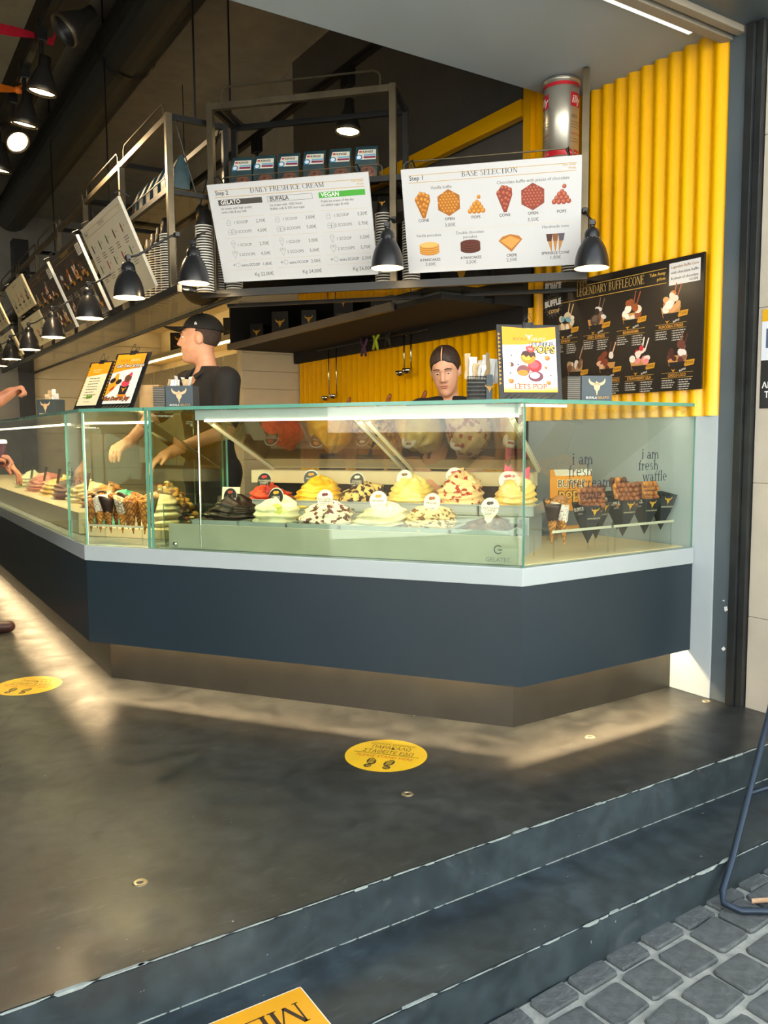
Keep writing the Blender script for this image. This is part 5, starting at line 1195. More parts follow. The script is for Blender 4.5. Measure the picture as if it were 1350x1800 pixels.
nb = thing('napkin_box', 'plain wooden napkin box behind the cartoon menu stand', 'box', frame(1.19, 4.08, ZT, -40)); b = MB(); b.box(0, .1, 0, .006, 0, .12); b.box(0, .1, .09, .096, 0, .12); b.box(0, .006, 0, .096, 0, .12); b.box(.094, .1, 0, .096, 0, .12); b.box(0, .1, 0, .096, 0, .005); b.obj('box', mat('plywood', '#c99f6a', .6, vary=.12, scale=20), nb, bevel=.001)
MB().box(.012, .088, .012, .084, .005, .1).obj('napkins', M_PAPER, nb)
# wire basket of wrapped cutlery by the server in the middle
wb = thing('cutlery_basket', 'metal mesh basket of wrapped cutlery next to the fruit pops stand', 'basket', frame(2.095, 2.63, ZT, -36))
MB().box(.075, .1, .0, .08, 0, .105).obj('black_box', M_CARD, wb, bevel=.001)
p = Print(); bull(p, .0, .05, .04, '#c8942e'); p.obj('emblem', wb, Tr(.0875, -.0008, 0))
for k in range(13): MB().tube([(0, 0, .004+k*.0078), (.073, 0, .004+k*.0078), (.073, .075, .004+k*.0078), (0, .075, .004+k*.0078), (0, 0, .004+k*.0078)], .0016, 5).obj('hoop', M_CHROME if k % 2 else M_BLK, wb)
for x in (0, .012, .03, .05, .062, .073): MB().tube([(x, 0, 0), (x, 0, .1)], .0014, 5).obj('wire', M_BLK, wb)
for x in (0, .073): MB().tube([(x, .075, 0), (x, .075, .1)], .0016, 5).obj('wire', M_BLK, wb)
MB().box(.004, .069, .006, .07, 0, .085).obj('liner', mat('dark_liner', '#3a3632', .6), wb)
wrapped(wb, .042, .04, .09, 11, 8, .085)
for k in range(3): MB().box(-.02+.018*k, .035+.018*k, .02+.012*k, .023+.012*k, .08, .155+.012*k).obj('napkin', M_PAPER, wb, T=Tr(.045, .02, 0) @ Ry(6), bevel=.001)
# far box of cutlery on the side case
logo_box('dim cutlery box far back on the side case', frame(.98, 5.6, ZT, -52), False, 8, 6)

# ================================================================ behind the counter
bc = thing('back_counter', 'steel topped counter below the yellow cladding', 'counter', Tr(3.0, 4.9, 0))
MB().box(-.15, .19, -1.38, 1.35, .0, .86).obj('body', M_BLK, bc); MB().box(-.18, .19, -1.4, 1.37, .86, .9).obj('top', mat('brushed_steel_top', '#8d8a84', .35, .9), bc, bevel=.003)
M_OAK = mat('turned_wood_handle', '#9a5a28', .5, vary=.15, scale=30)
def waffle_iron(label, y, ang):
    t = thing('waffle_iron', label, 'waffle iron', Tr(2.98, y, .901), 'waffle irons on the back counter')
    MB().lathe([(0, 0), (.1, 0), (.1, .1), (.09, .12), (0, .12)], 20).obj('base', M_BLK, t, smooth=False)
    b = MB(); b.T = Tr(0, .0, .13) @ Ry(0); b.lathe([(0, 0), (.095, 0), (.1, .02), (.09, .04), (0, .045)], 20); b.obj('lid', M_CHROME, t)
    d = Vector((math.sin(rad(ang))*-.2, -.55, .83)).normalized(); q = Vector((0, 0, .17))
    MB().tube([q, q+d*.3], .012, 8).obj('handle_rod', M_BLK, t)
    MB().tube([q+d*.28, q+d*.3, q+d*.46, q+d*.48], [.014, .017, .015, .01], 10).obj('handle_grip', M_OAK, t, smooth=True)
waffle_iron('waffle iron with wooden handle nearest the server without a cap', 4.42, 0); waffle_iron('middle waffle iron with wooden handle', 4.82, 0); waffle_iron('waffle iron with wooden handle farthest back', 5.35, 0)
def ladle(label, y, x, zt, l):
    t = thing('ladle', label, 'ladle', Tr(x, y, zt), 'steel ladles hanging under the niche')
    MB().tube([(0, 0, 0), (0, .005, -l*.5), (0, 0, -l)], .0045, 7).obj('handle', M_CHROME, t, smooth=True)
    MB().tube([(0, 0, 0), (.012, 0, .012), (.016, 0, .0), (.012, 0, -.01)], .003, 6).obj('hook', M_CHROME, t)
    b = MB(); b.T = Tr(-.03, 0, -l); b.lathe([(0, -.03), (.02, -.026), (.034, -.01), (.037, .008), (.034, .008), (.03, -.008), (.018, -.022), (0, -.026)], 16); b.obj('bowl', M_CHROME, t, smooth=True)
ladle('long ladle nearest the cream partition', 5.62, 3.11, 1.86, .36); ladle('second long ladle beside the cream partition', 5.5, 3.11, 1.86, .35)
ladle('short ladle of the pair above the waffle irons', 4.58, 3.11, 1.86, .24); ladle('other short ladle of the pair above the waffle irons', 4.5, 3.11, 1.86, .23)
def tongs(label, y, col, z):
    t = MB()
    for s in (-1, 1): t.tube([(0, s*.045, .055), (0, s*.025, .02), (0, -s*.01, -.02), (0, -s*.03, -.07)], [.012, .011, .012, .009], 8)
    tag(t.obj('silicone_tongs', mat('silicone_'+col, col, .5), T=Tr(3.1, y, z) @ Rx(6), smooth=True), label, 'tongs', 'tongs on the niche rail')
MB().tube([(-.1, -.6, -.03), (-.1, .9, -.03)], .004, 6).obj('hanging_bar', M_BLK, nc)
tongs('lime green crossed tongs on the rail under the niche', 4.92, '#a8b81e', 1.87); tongs('purple crossed tongs beside the lime green ones', 5.08, '#4a2a4a', 1.84); tongs('black crossed tongs beside the lime green ones', 4.76, '#1c1a18', 1.88)
def gift(label, x, y, z, w, d, h, rz, group='black gift boxes with gold emblem'):
    t = thing('gift_box', label, 'box', frame(x, y, z, rz), group)
    MB().box(-w/2, w/2, 0, d, 0, h).obj('carton', mat('black_gift_card', '#1d1a18', .45, vary=.06), t, bevel=.0015)
    p = Print(); bull(p, 0, h*.55, min(w, h)*.62, '#d39a2c'); p.text('BUFALAGELATO', 0, h*.2, w*.09, '#8a7a5a', 'c'); p.obj('emblem', t, Tr(0, -.0006, 0)); return t
zs = 1.93
for lab, y, w, d, h in (('small black gift box at the far end of the niche', 6.02, .11, .14, .15), ('black gift box second from the far end of the niche', 5.6, .13, .16, .19), ('squat black gift box third from the far end of the niche', 5.14, .11, .2, .14),
                        ('tall black gift box in the middle of the niche', 4.66, .13, .2, .24), ('black gift box next to the tall one towards the street', 4.2, .14, .2, .2)):
    gift(lab, 2.69, y, zs, w, d, h, -48)
gift('wide black gift bag at the street end of the niche', 2.9, 3.7, zs+.05, .26, .12, .22, -60); gift('large black gift bag beside the yellow wall edge', 3.0, 3.62-.1, zs+.06, .22, .1, .26, -40)
cu = thing('paper_tub', 'small white tub on the niche shelf behind the boards', 'tub', Tr(2.75, 3.98, zs)); MB().lathe([(0, 0), (.035, 0), (.042, .1), (.038, .1), (.033, .005)], 18).obj('tub', M_PAPER, cu, smooth=True)
gift('black gift box on the lit cabinet shelf behind the cap', 3.06, 7.35, 2.15, .22, .1, .17, -40); gift('black gift box on the cabinet shelf before the servers face', 3.06, 8.9, 2.15, .22, .1, .2, -40); gift('second black gift box on the cabinet shelf before the servers face', 3.06, 8.55, 2.15, .16, .1, .22, -40)
# stack of cups inside the case behind the chocolate gelato
rr = random.Random(2)
for k in range(9):
    c = link('paper_cup', CUP, None, DT(1.62, .44, .682+k*.0146) @ Rx(0)); tag(c, 'black paper cup in the short stack inside the gelato case' if k < 8 else 'top cup of the short stack inside the gelato case', 'cup', 'cups inside the case')
tag(MB().box(-.05, .05, 0, .004, 0, .15).obj('price_card', mat('cream_card', '#efe6cc', .5), T=DT(1.54, .36, .80) @ Rx(-8)), 'blank cream card behind the dark chocolate gelato', 'card')
# dessert board on the yellow cladding
LW, LH = 1.0, .593
lb_ = thing('menu_board', 'large black dessert menu on the yellow cladding', 'menu board', frame(3.155, 3.315, 1.393, -90))
MB().box(0, LW, 0, .01, 0, LH).obj('panel', mat('black_board', '#1b1715', .4, vary=.03), lb_, bevel=.0015)
for x in (.08, LW-.06): MB().box(x-.01, x+.01, .01, .021, .1, LH-.1).obj('spacer', M_BLK, lb_)
p = Print(); G2 = '#c9a24a'
p.rect(.12, LH*.935, LW-.2, LH*.94, G2); p.rect(.12, LH*.825, LW-.2, LH*.83, G2); p.text('LEGENDARY BUFFLECONE', LW*.46, LH*.855, .058, '#cdab62', 'c', serif=True, wid=.43)
p.text('Take Away', LW-.205, LH*.895, .02, G2, 'r', bold=.02); p.text('prices', LW-.205, LH*.855, .02, G2, 'r', bold=.02)
p.rect(LW-.185, LH*.8, LW-.02, LH*.965, '#dad8d6', 1)
for i, s_ in enumerate(('Legendary Buffle Cone', 'with chocolate buffle', '& pieces of chocolate')): p.text(s_, LW-.1025, LH*(.925-.042*i), .0165, '#9a6a2a' if i == 0 else '#3a3430', 'c', lay=2, bold=.012, wid=.145)
p.text('+0,50€', LW-.03, LH*.812, .0165, '#3a3430', 'r', lay=2, bold=.01)
for i in range(36): a = 2*PI*i/36; p.line(.075+.035*math.cos(a), LH*.83+.035*math.sin(a), .075+(.06+.012*(i % 2))*math.cos(a), LH*.83+(.06+.012*(i % 2))*math.sin(a), .002, '#8d8883')
p.ell(.075, LH*.83, .045, .045, '#231f1c', 1.5, 18); p.text('the legend', .07, LH*.875, .014, G2, 'c', lay=2, rot=8); p.text('BUFFLE', .075, LH*.82, .042, '#f0ede8', 'c', lay=3, bold=.06, wid=.12, rot=4); p.text('cone', .08, LH*.755, .04, '#e8c27a', 'c', lay=3, bold=.01, shear=.3)
names = [['BUFFLE BLUE', 'OREO EXPRESS', 'BANANARAMA', 'POPCORN STRIKE'], ['NUTTY DREAM', 'SALTED CARAMEL CRUNCH', 'STRAWBERRY LILA', 'CHOCO LOCO']]
names[0][0] = 'RAINBOW'
prices = [['7,00€', '7,00€', '7,50€', '7,50€'], ['6,50€', '8,00€', '8,00€', '8,00€']]
XC = [[.17, .38, .6, .83], [.24, .455, .655, .87]]
rr = random.Random(12)
for r in range(2):
    for c in range(4):
        x = XC[r][c]; y = LH*(.585 if r == 0 else .21)
        sundae(p, x, y, .135, PAL[r*4+c], rr, lay=2, price=prices[r][c])
        bull(p, x-.02, y-.035, .022, '#d89a1e', 2); p.text('BUFFLE', x+.03, y-.036, .011, '#d8d2c8', 'c', rot=15, bold=.03)
        p.rect(x-.085, y-.044, x+.085, y-.0425, G2); p.rect(x-.085, y-.067, x+.085, y-.0655, G2); p.text(names[r][c], x, y-.0615, .0195, '#d89a3c', 'c', bold=.015, wid=min(.16, .0095*len(names[r][c])))
        for cx in (x-.08, x+.012):
            for k in range(4 if cx < x else 5): p.ell(cx-.004, y-.077-k*.0105, .0015, .0015, '#c9c4bc', 1, 6)
            p.lines(cx, y-.0745-.0, .07, 4 if cx < x else 5, .0105, '#b9b4ac', .0045, seed=r*31+c*7+int(cx*100))
p.obj('lettering', lb_)
# ================================================================ people: one continuous skin each, grown from a distance field
def surface(prims, h, name, m_, parent=None, T=None, pad=.05):
    """prims: (op, kind, args..., blend). op '+' joins smoothly, '-' carves, '&' keeps the inside. Returns a smooth mesh object."""
    lo = np.array([9., 9, 9]); hi = -lo
    def bounds(pr):
        if pr[1] == 'c':
            a, r1, b, r2 = pr[2:6]; r = max(r1, r2); return np.minimum(a, b)-r, np.maximum(a, b)+r
        if pr[1] == 'e':
            c, r = np.array(pr[2]), max(pr[3]); return c-r, c+r
        return None
    for pr in prims:
        if pr[0] == '+':
            a, b = bounds(pr); lo = np.minimum(lo, a); hi = np.maximum(hi, b)
    lo = lo-pad*.5; n = np.ceil((hi+pad*.5-lo)/h).astype(int)+1
    F = np.full(n, .06, np.float32)
    ax = [lo[i]+h*np.arange(n[i]) for i in range(3)]
    for pr in prims:
        bd = bounds(pr); k = pr[-1]
        if bd is None or pr[0] == '&': sl = (slice(None),)*3
        else:
            a = np.clip(((bd[0]-.05-lo)/h).astype(int), 0, n-1); b = np.clip(((bd[1]+.05-lo)/h).astype(int)+2, 1, n); sl = tuple(slice(a[i], b[i]) for i in range(3))
        X = ax[0][sl[0]][:, None, None]; Y = ax[1][sl[1]][None, :, None]; Z = ax[2][sl[2]][None, None, :]
        if pr[1] == 'c':
            a, r1, b, r2 = [np.array(q, float) if not np.isscalar(q) else q for q in pr[2:6]]
            d = b-a; L2 = max(d@d, 1e-9)
            t = np.clip(((X-a[0])*d[0]+(Y-a[1])*d[1]+(Z-a[2])*d[2])/L2, 0, 1)
            D = np.sqrt((X-a[0]-t*d[0])**2+(Y-a[1]-t*d[1])**2+(Z-a[2]-t*d[2])**2)-(r1+(r2-r1)*t)
        elif pr[1] == 'e':
            c, r = pr[2], pr[3]; R = pr[4] if len(pr) > 5 and pr[4] is not None else None
            x, y, z = X-c[0], Y-c[1], Z-c[2]
            if R is not None: x, y, z = (R[0][0]*x+R[1][0]*y+R[2][0]*z), (R[0][1]*x+R[1][1]*y+R[2][1]*z), (R[0][2]*x+R[1][2]*y+R[2][2]*z)
            k0 = np.sqrt((x/r[0])**2+(y/r[1])**2+(z/r[2])**2)+1e-6; k1 = np.sqrt((x/r[0]**2)**2+(y/r[1]**2)**2+(z/r[2]**2)**2)+1e-6
            D = k0*(k0-1)/k1
        else:   # half space: keeps n.p < c
            nv, c = pr[2], pr[3]; D = nv[0]*X+nv[1]*Y+nv[2]*Z-c
        A = F[sl]
        if pr[0] == '+':
            hh = np.maximum(k-np.abs(A-D), 0)/k if k else 0; F[sl] = np.minimum(A, D)-hh*hh*k*.25
        elif pr[0] == '-':
            D = -D; hh = np.maximum(k-np.abs(A-D), 0)/k if k else 0; F[sl] = np.maximum(A, D)+hh*hh*k*.25
        else: F[sl] = np.maximum(A, D)
    S = F < 0
    c = [S[i:n[0]-1+i, j:n[1]-1+j, l:n[2]-1+l] for i in (0, 1) for j in (0, 1) for l in (0, 1)]
    cnt = sum(q.astype(np.int8) for q in c); act = (cnt > 0) & (cnt < 8)
    I = np.argwhere(act); idx = -np.ones(act.shape, np.int64); idx[act] = np.arange(len(I))
    acc = np.zeros((len(I), 3)); w = np.zeros(len(I))
    offs = [(i, j, l) for i in (0, 1) for j in (0, 1) for l in (0, 1)]
    for a in range(8):
        for b in range(a+1, 8):
            oa, ob = np.array(offs[a]), np.array(offs[b])
            if np.abs(oa-ob).sum() != 1: continue
            fa = F[tuple((I+oa).T)]; fb = F[tuple((I+ob).T)]; mk = (fa < 0) != (fb < 0)
            t = np.where(mk, fa/np.where(mk, fa-fb, 1), 0); acc += np.where(mk[:, None], oa+(ob-oa)*t[:, None], 0); w += mk
    V = lo+h*(I+acc/w[:, None])
    faces = []
    for d in range(3):
        u, v = [(1, 2), (2, 0), (0, 1)][d]
        s0 = [slice(None)]*3; s1 = [slice(None)]*3; s0[d] = slice(0, -1); s1[d] = slice(1, None)
        ch = np.argwhere(S[tuple(s0)] != S[tuple(s1)])
        ch = ch[(ch[:, u] > 0) & (ch[:, v] > 0) & (ch[:, u] < n[u]-1) & (ch[:, v] < n[v]-1)]
        if not len(ch): continue
        eu = np.eye(3, dtype=int)[u]; ev = np.eye(3, dtype=int)[v]
        q = np.stack([idx[tuple((ch-eu-ev).T)], idx[tuple((ch-ev).T)], idx[tuple(ch.T)], idx[tuple((ch-eu).T)]], 1)
        inside = S[tuple(ch.T)]; q = np.where(inside[:, None], q, q[:, ::-1]); faces.append(q)
    Q = np.concatenate(faces); me = bpy.data.meshes.new(name)
    me.from_pydata(V.tolist(), [], Q.tolist()); me.materials.append(m_); me.polygons.foreach_set('use_smooth', [True]*len(me.polygons)); me.update()
    return link(name, me, parent, T)

M_SKIN = mat('warm_skin', '#d29a7a', .5, vary=.08, scale=30, sss=.1); M_SKIN2 = mat('fair_skin', '#d9a284', .5, vary=.08, scale=30, sss=.1); M_SKIN3 = mat('tanned_skin', '#b97a58', .5, vary=.08, scale=30, sss=.1)
M_SHIRT = mat('black_polo_cloth', '#17171a', .8, vary=.15, scale=20, bump=.3, bscale=25); M_TROU = mat('black_trouser_cloth', '#16171a', .8, vary=.1)
M_HAIR = mat('dark_brown_hair', '#33221a', .5, vary=.4, scale=35, bump=.9, bscale=110); M_FADE = mat('cropped_hair', '#3b2c24', .8, vary=.3, scale=60); M_CAP = mat('black_cap_cloth', '#151515', .75, vary=.1)
M_LIP = mat('lips', '#a85a4c', .45); M_EYE = mat('eye_white', '#d8d0c6', .3); M_IRIS = mat('dark_iris', '#2a1a12', .2); M_GOLD = mat('gold', '#d9a83c', .25, 1)
def person(label, T, s, skin, arms, head_yaw=0, head_pitch=0, head_roll=0, hands=('relax', 'relax'), sleeve=.62, h=.0065, shirt=M_SHIRT, female=False, feet=((-.1, 0), (.1, 0)), hair=True, cap=False, lean=0, shoes=M_TROU, legs_bare=False, bust=0):
    t = thing('person', label, 'person', T @ Matrix.Scale(1, 4))
    zc = 1.62
    HM = Matrix.Translation((0, .02-lean*.1, 1.5)) @ Rz(head_yaw) @ Rx(head_pitch) @ Ry(head_roll) @ Matrix.Translation((0, -.02, -1.5))
    R3 = HM.to_3x3(); Rl = [list(r) for r in R3]
    def H(p): v = HM @ Vector(p); return (v.x*s, v.y*s, v.z*s)
    def P(p): return (p[0]*s, p[1]*s, p[2]*s)
    def hc(a, r1, b, r2, k=.02, op='+'): return (op, 'c', H(a), r1*s, H(b), r2*s, k*s)
    def he(c, r, k=.02, op='+'): return (op, 'e', H(c), tuple(q*s for q in r), Rl, k*s)
    def bc_(a, r1, b, r2, k=.05, op='+'): return (op, 'c', P(a), r1*s, P(b), r2*s, k*s)
    def be(c, r, k=.05, op='+'): return (op, 'e', P(c), tuple(q*s for q in r), None, k*s)
    fw = .98 if female else 1.0; sw = .165 if female else .19
    head = [he((0, .012, zc+.03), (.077*fw, .096, .094)), he((0, -.022, zc-.035), (.064*fw, .072, .078), .03), hc((0, -.035, zc-.02), .05*fw, (0, -.058, zc-.088), .034, .03),
            he((0, -.082, zc-.098), (.02, .016, .015), .02), he((0, -.078, zc+.034), (.046, .02, .014), .02),
            he((-.03, -.1, zc+.013), (.017, .017, .012), .012, '-'), he((.03, -.1, zc+.013), (.017, .017, .012), .012, '-'),
            hc((0, -.09, zc+.018), .0085, (0, -.112, zc-.02), .0115, .012), he((-.012, -.1, zc-.026), (.009, .011, .008), .008), he((.012, -.1, zc-.026), (.009, .011, .008), .008),
            he((0, -.091, zc-.054), (.023, .011, .0065), .008), he((0, -.089, zc-.065), (.02, .011, .007), .008),
            he((-.078*fw, .008, zc-.002), (.009, .021, .032), .008), he((.078*fw, .008, zc-.002), (.009, .021, .032), .008)]
    neck = [('+', 'c', H((0, .018, zc-.07)), .052*s*fw, P((0, .025-lean*.06, 1.43)), .056*s*fw, .03*s)]
    ly = -lean*.08
    torso = [be((0, .02+ly, 1.26), (.155 if female else .172, .105, .2)), bc_((-sw+.02, .025+ly, 1.40), .05, (sw-.02, .025+ly, 1.40), .05, .06), be((0, .02+ly*.6, 1.06), (.125 if female else .145, .1, .17)), be((0, .02, .92), (.165, .115, .12))]
    if bust: torso += [be((-.07, -.07+ly, 1.27), (.06, .05, .06), .05), be((.07, -.07+ly, 1.27), (.06, .05, .06), .05)]
    legs = []
    for sd, (fx, fy) in zip((-1, 1), feet):
        legs += [bc_((sd*.088, .02, .9), .09, (sd*.092+(fx-sd*.1)*.5, .005+fy*.5, .48), .06, .05), bc_((sd*.092+(fx-sd*.1)*.5, .005+fy*.5, .48), .058, (fx, .03+fy, .08), .038, .03)]
    shoe = []
    for sd, (fx, fy) in zip((-1, 1), feet): shoe.append([bc_((fx, .055+fy, .045), .043, (fx+sd*.012, -.13+fy, .034), .034, .02), bc_((fx, .02+fy, .08), .045, (fx, .03+fy, .1), .042, .03), ('-', 'p', (0, 0, -1), 0, 0)])
    arm_p = []; sl_p = []
    for sd, (el, wr, hd), kind in zip((-1, 1), arms, hands):
        sh_ = Vector((sd*sw, .02+ly, 1.39)); el, wr, hd = Vector(el), Vector(wr), Vector(hd)
        arm_p += [bc_(sh_, .05, el, .04, .03), bc_(el, .041, wr, .027, .03)]
        m_ = sh_.lerp(el, sleeve*1.25 if sleeve < .8 else 1); sl_p.append(bc_(sh_, .066, m_, .062, .03))
        f = (hd-wr).normalized(); side = f.cross(Vector((0, 0, 1))).normalized(); nrm = side.cross(f)
        pc = wr+f*.055; Rm = Matrix((side, f, nrm)).transposed(); Rl2 = [list(r) for r in Rm]
        arm_p.append(('+', 'e', P(pc), (.04*s, .05*s, .019*s), Rl2, .02*s)); arm_p.append(bc_(wr, .026, pc, .024, .02))
        for i, (o_, ln) in enumerate(((-.03, .066), (-.01, .076), (.011, .072), (.03, .056))):
            k0 = pc+side*o_+f*.04
            if kind == 'fist': q1 = k0+f*.022-nrm*.006; q2 = q1-nrm*.03-f*.004; q3 = q2-f*.028
            elif kind == 'hold': q1 = k0+f*ln*.4-nrm*.012; q2 = q1+f*.01-nrm*.03; q3 = q2-f*.022-nrm*.014
            else: q1 = k0+f*ln*.45-nrm*.008; q2 = q1+f*ln*.3-nrm*.018; q3 = q2+f*ln*.2-nrm*.02
            arm_p += [bc_(k0, .0105, q1, .0095, .008), bc_(q1, .0095, q2, .009, .004), bc_(q2, .009, q3, .0078, .004)]
        tb = pc-side*sd*.036-f*.015; t1 = tb-side*sd*.022+f*.03-nrm*.008; t2 = t1+f*.028-nrm*.014+side*sd*(.012 if kind != 'relax' else 0)
        arm_p += [bc_(tb, .014, t1, .0115, .012), bc_(t1, .011, t2, .009, .006)]
    surface(torso+neck+legs+arm_p+[bc_((fx, .03+fy, .09), .04, (fx, -.06+fy, .04), .035, .03) for fx, fy in feet]+head, h, 'body', skin, t)
    infl = lambda L, d: [(q[0], q[1], q[2], q[3]+d*s, q[4], q[5]+d*s, q[6]) if q[1] == 'c' else (q[0], q[1], q[2], tuple(x+d*s for x in q[3]), q[4], q[5]) for q in L]
    shirt_o = surface(infl(torso, .014)+sl_p+[bc_((0, .03+ly, 1.42), .066*fw, (0, .03+ly, 1.46), .062*fw, .03), ('-', 'c', H((0, -.02, 1.62)), .058*s*fw, P((0, -.06+ly, 1.40)), .028*s, .01*s), ('&', 'p', (0, 0, -1), -.86*s, 0), ('&', 'p', (0, 0, 1), 1.475*s, 0)], h, 'shirt', shirt, t)
    # collar points
    cb_ = MB()
    for sd in (-1, 1):
        pts = [(sd*.066, .03+ly, 1.47), (sd*.05, -.03+ly, 1.462), (sd*.018, -.075+ly, 1.425), (sd*.05, -.088+ly, 1.405), (sd*.085, -.04+ly, 1.445), (sd*.085, .03+ly, 1.45)]
        cb_.add([P(q) for q in pts], [tuple(range(6)) if sd < 0 else tuple(range(6))[::-1]]); cb_.add([P((q[0], q[1]+.003, q[2]-.004)) for q in pts], [tuple(range(6)) if sd > 0 else tuple(range(6))[::-1]])
    cb_.obj('collar', shirt, shirt_o)
    surface(infl(legs, .012)+infl([be((0, .02, .92), (.165, .115, .12))], .012)+[('&', 'p', (0, 0, 1), .98*s, 0), ('&', 'p', (0, 0, -1), -.085*s, 0)], h*1.6, 'trousers', M_TROU, t)
    for q in shoe: surface([q[0], q[1], ('&', 'p', (0, 0, -1), 0, 0)], h, 'shoe', shoes, t)
    # face details
    for sd in (-1, 1):
        e = MB(); e.T = HM; e.ball((sd*.03, -.0825, zc+.012), (.0125, .008, .0075 if head_pitch < 10 else .0042), 10, 6); e.ball((sd*.03, -.0885, zc+.011), (.0055, .003, .0055 if head_pitch < 10 else .0036), 8, 5, 1); e.v = [P(v) for v in e.v]; e.obj('eye', [M_EYE, M_IRIS], t, smooth=True)
        e = MB(); e.T = HM; e.tube([(sd*.013, -.0975, zc+.035), (sd*.03, -.0965, zc+.0385), (sd*.05, -.083, zc+.032)], [.0028, .0034, .0018] if female else [.004, .0048, .0025], 6); e.v = [P(v) for v in e.v]; e.obj('eyebrow', M_HAIR, t, smooth=True)
    e = MB(); e.T = HM; e.ball((0, -.0965, zc-.0545), (.024, .0075, .0045), 12, 6); e.ball((0, -.0955, zc-.064), (.018, .0075, .005), 12, 6); e.v = [P(v) for v in e.v]; e.obj('lips', M_LIP, t, smooth=True)
    if hair and female:
        surface([he((0, .02, zc+.04), (.084, .104, .098)), he((0, .1, zc+.02), (.045, .05, .05), .03), he((0, -.12, zc-.01), (.068, .1, .098), .01, '-'), he((-.045, -.1, zc-.03), (.045, .085, .1), .01, '-'), he((.045, -.1, zc-.03), (.045, .085, .1), .01, '-'), he((0, -.03, zc-.13), (.1, .1, .09), .02, '-'), he((0, -.03, zc+.15), (.0035, .1, .03), .004, '-')], h*.8, 'hair', M_HAIR, t)
        e = MB(); e.T = HM; e.tube([(0, -.0855, zc+.083), (0, -.066, zc+.108), (0, -.035, zc+.129), (0, -.01, zc+.1365)], [.0035, .004, .0035, .002], 6); e.v = [P(v) for v in e.v]; e.obj('parting', skin, t, smooth=True)
        for sd in (-1, 1): e = MB(); e.T = HM; e.ball((sd*.08*fw, .0, zc-.04), .005, 8, 6); e.v = [P(v) for v in e.v]; e.obj('earring', M_GOLD, t, smooth=True)
    elif hair:
        surface([he((0, .024, zc+.03), (.0805, .092, .093)), he((0, -.09, zc-.01), (.11, .088, .2), .01, '-'), he((0, .0, zc-.115), (.12, .13, .085), .02, '-'), he((-.08, .004, zc-.01), (.02, .027, .04), .008, '-'), he((.08, .004, zc-.01), (.02, .027, .04), .008, '-')], h*.7, 'hair', M_FADE, t)
    if cap:
        n_ = R3 @ Vector((0, -.12, -1)); c_ = n_.dot(Vector(H((0, 0, zc+.05))))
        cpo = surface([he((0, .02, zc+.045), (.088, .108, .092)), he((0, .06, zc+.0), (.083, .07, .09), .03), ('&', 'p', tuple(n_), c_, 0)], h*.8, 'cap', M_CAP, t)
        br = MB(); br.T = HM; vs = []; n2 = 12
        for i in range(n2+1):
            a = PI*i/n2; cx, sy = math.cos(a), math.sin(a)
            vs += [(cx*.074, -.062-.012*sy, zc+.062+.004*sy), (cx*.072, -.085-.105*sy, zc+.066-.016*cx*cx+.012*sy)]
        br.add(vs, [(2*i, 2*i+1, 2*i+3, 2*i+2) for i in range(n2)]); br.add([(x, y, z-.004) for x, y, z in vs], [(2*i+2, 2*i+3, 2*i+1, 2*i) for i in range(n2)]); br.v = [P(v) for v in br.v]; br.obj('brim', M_CAP, cpo, smooth=True)
        p = Print(); p.poly([(-.008, 0), (.008, 0), (.002, .016), (-.006, .012)], '#d8d8d4'); p.line(-.004, .002, .001, .013, .0015, '#222222', 2); pr_ = p.obj('badge', cpo, None)
        pr_.matrix_basis = Matrix.Scale(s, 4) @ HM @ Tr(.0885, -.002, zc+.068) @ Rz(90) @ Rx(-8) @ Rz(0)
        e = MB(); e.T = HM; e.ball((0, .02, zc+.138), .006, 8, 5); e.v = [P(v) for v in e.v]; e.obj('button', M_CAP, cpo)
    return t
def deg_to(x, y): return math.degrees(math.atan2(y, x))+90
# the server with a cap, in profile, reaching into the case
man = person('server in a black polo and cap, seen in profile, reaching into the case', frame(1.76, 4.66, 0, 284), 1.09, M_SKIN,
             [((-.24, -.2, 1.2), (-.12, -.4, 1.08), (-.08, -.5, 1.04)), ((.245, -.06, 1.13), (.16, -.32, 1.03), (.13, -.42, .98))], head_yaw=-44, head_pitch=2, cap=True, sleeve=.64, lean=.3)
p = Print(); bull(p, 0, 0, .085, '#cf8f1c'); p.text('BUFALAGELATO', 0, -.055, .012, '#8a6a2a', 'c'); p.obj('emblem', man, Tr(.055, -.158, 1.455) @ Rz(14) @ Rx(-6))
person('server with tied dark hair in a black shirt, looking down at the case', frame(2.63, 3.46, 0, 322), .95, M_SKIN2,
       [((-.2, -.04, 1.12), (-.1, -.3, 1.05), (-.07, -.38, 1.0)), ((.2, -.04, 1.12), (.1, -.3, 1.05), (.07, -.38, 1.0))], head_yaw=-8, head_pitch=20, head_roll=-4, female=True, sleeve=.64, bust=1, lean=.4)
M_SHOE = mat('brown_leather_shoe', '#4a2a26', .45); M_TRN = mat('grey_white_trainer', '#c9c9c6', .6, vary=.2, scale=30)
person('customer at the side case with a raised fist and a cup, mostly out of view', frame(.135, 4.30, 0, 90), 1.02, M_SKIN3,
       [((-.22, -.12, 1.12), (-.17, -.32, 1.07), (-.16, -.4, 1.09)), ((.14, -.26, 1.2), (.085, -.455, 1.355), (.07, -.52, 1.4))], hands=('hold', 'fist'), h=.008, sleeve=.5, feet=((-.12, -.16), (.1, -.04)), shoes=M_TRN, shirt=mat('charcoal_shirt', '#24262b', .8))
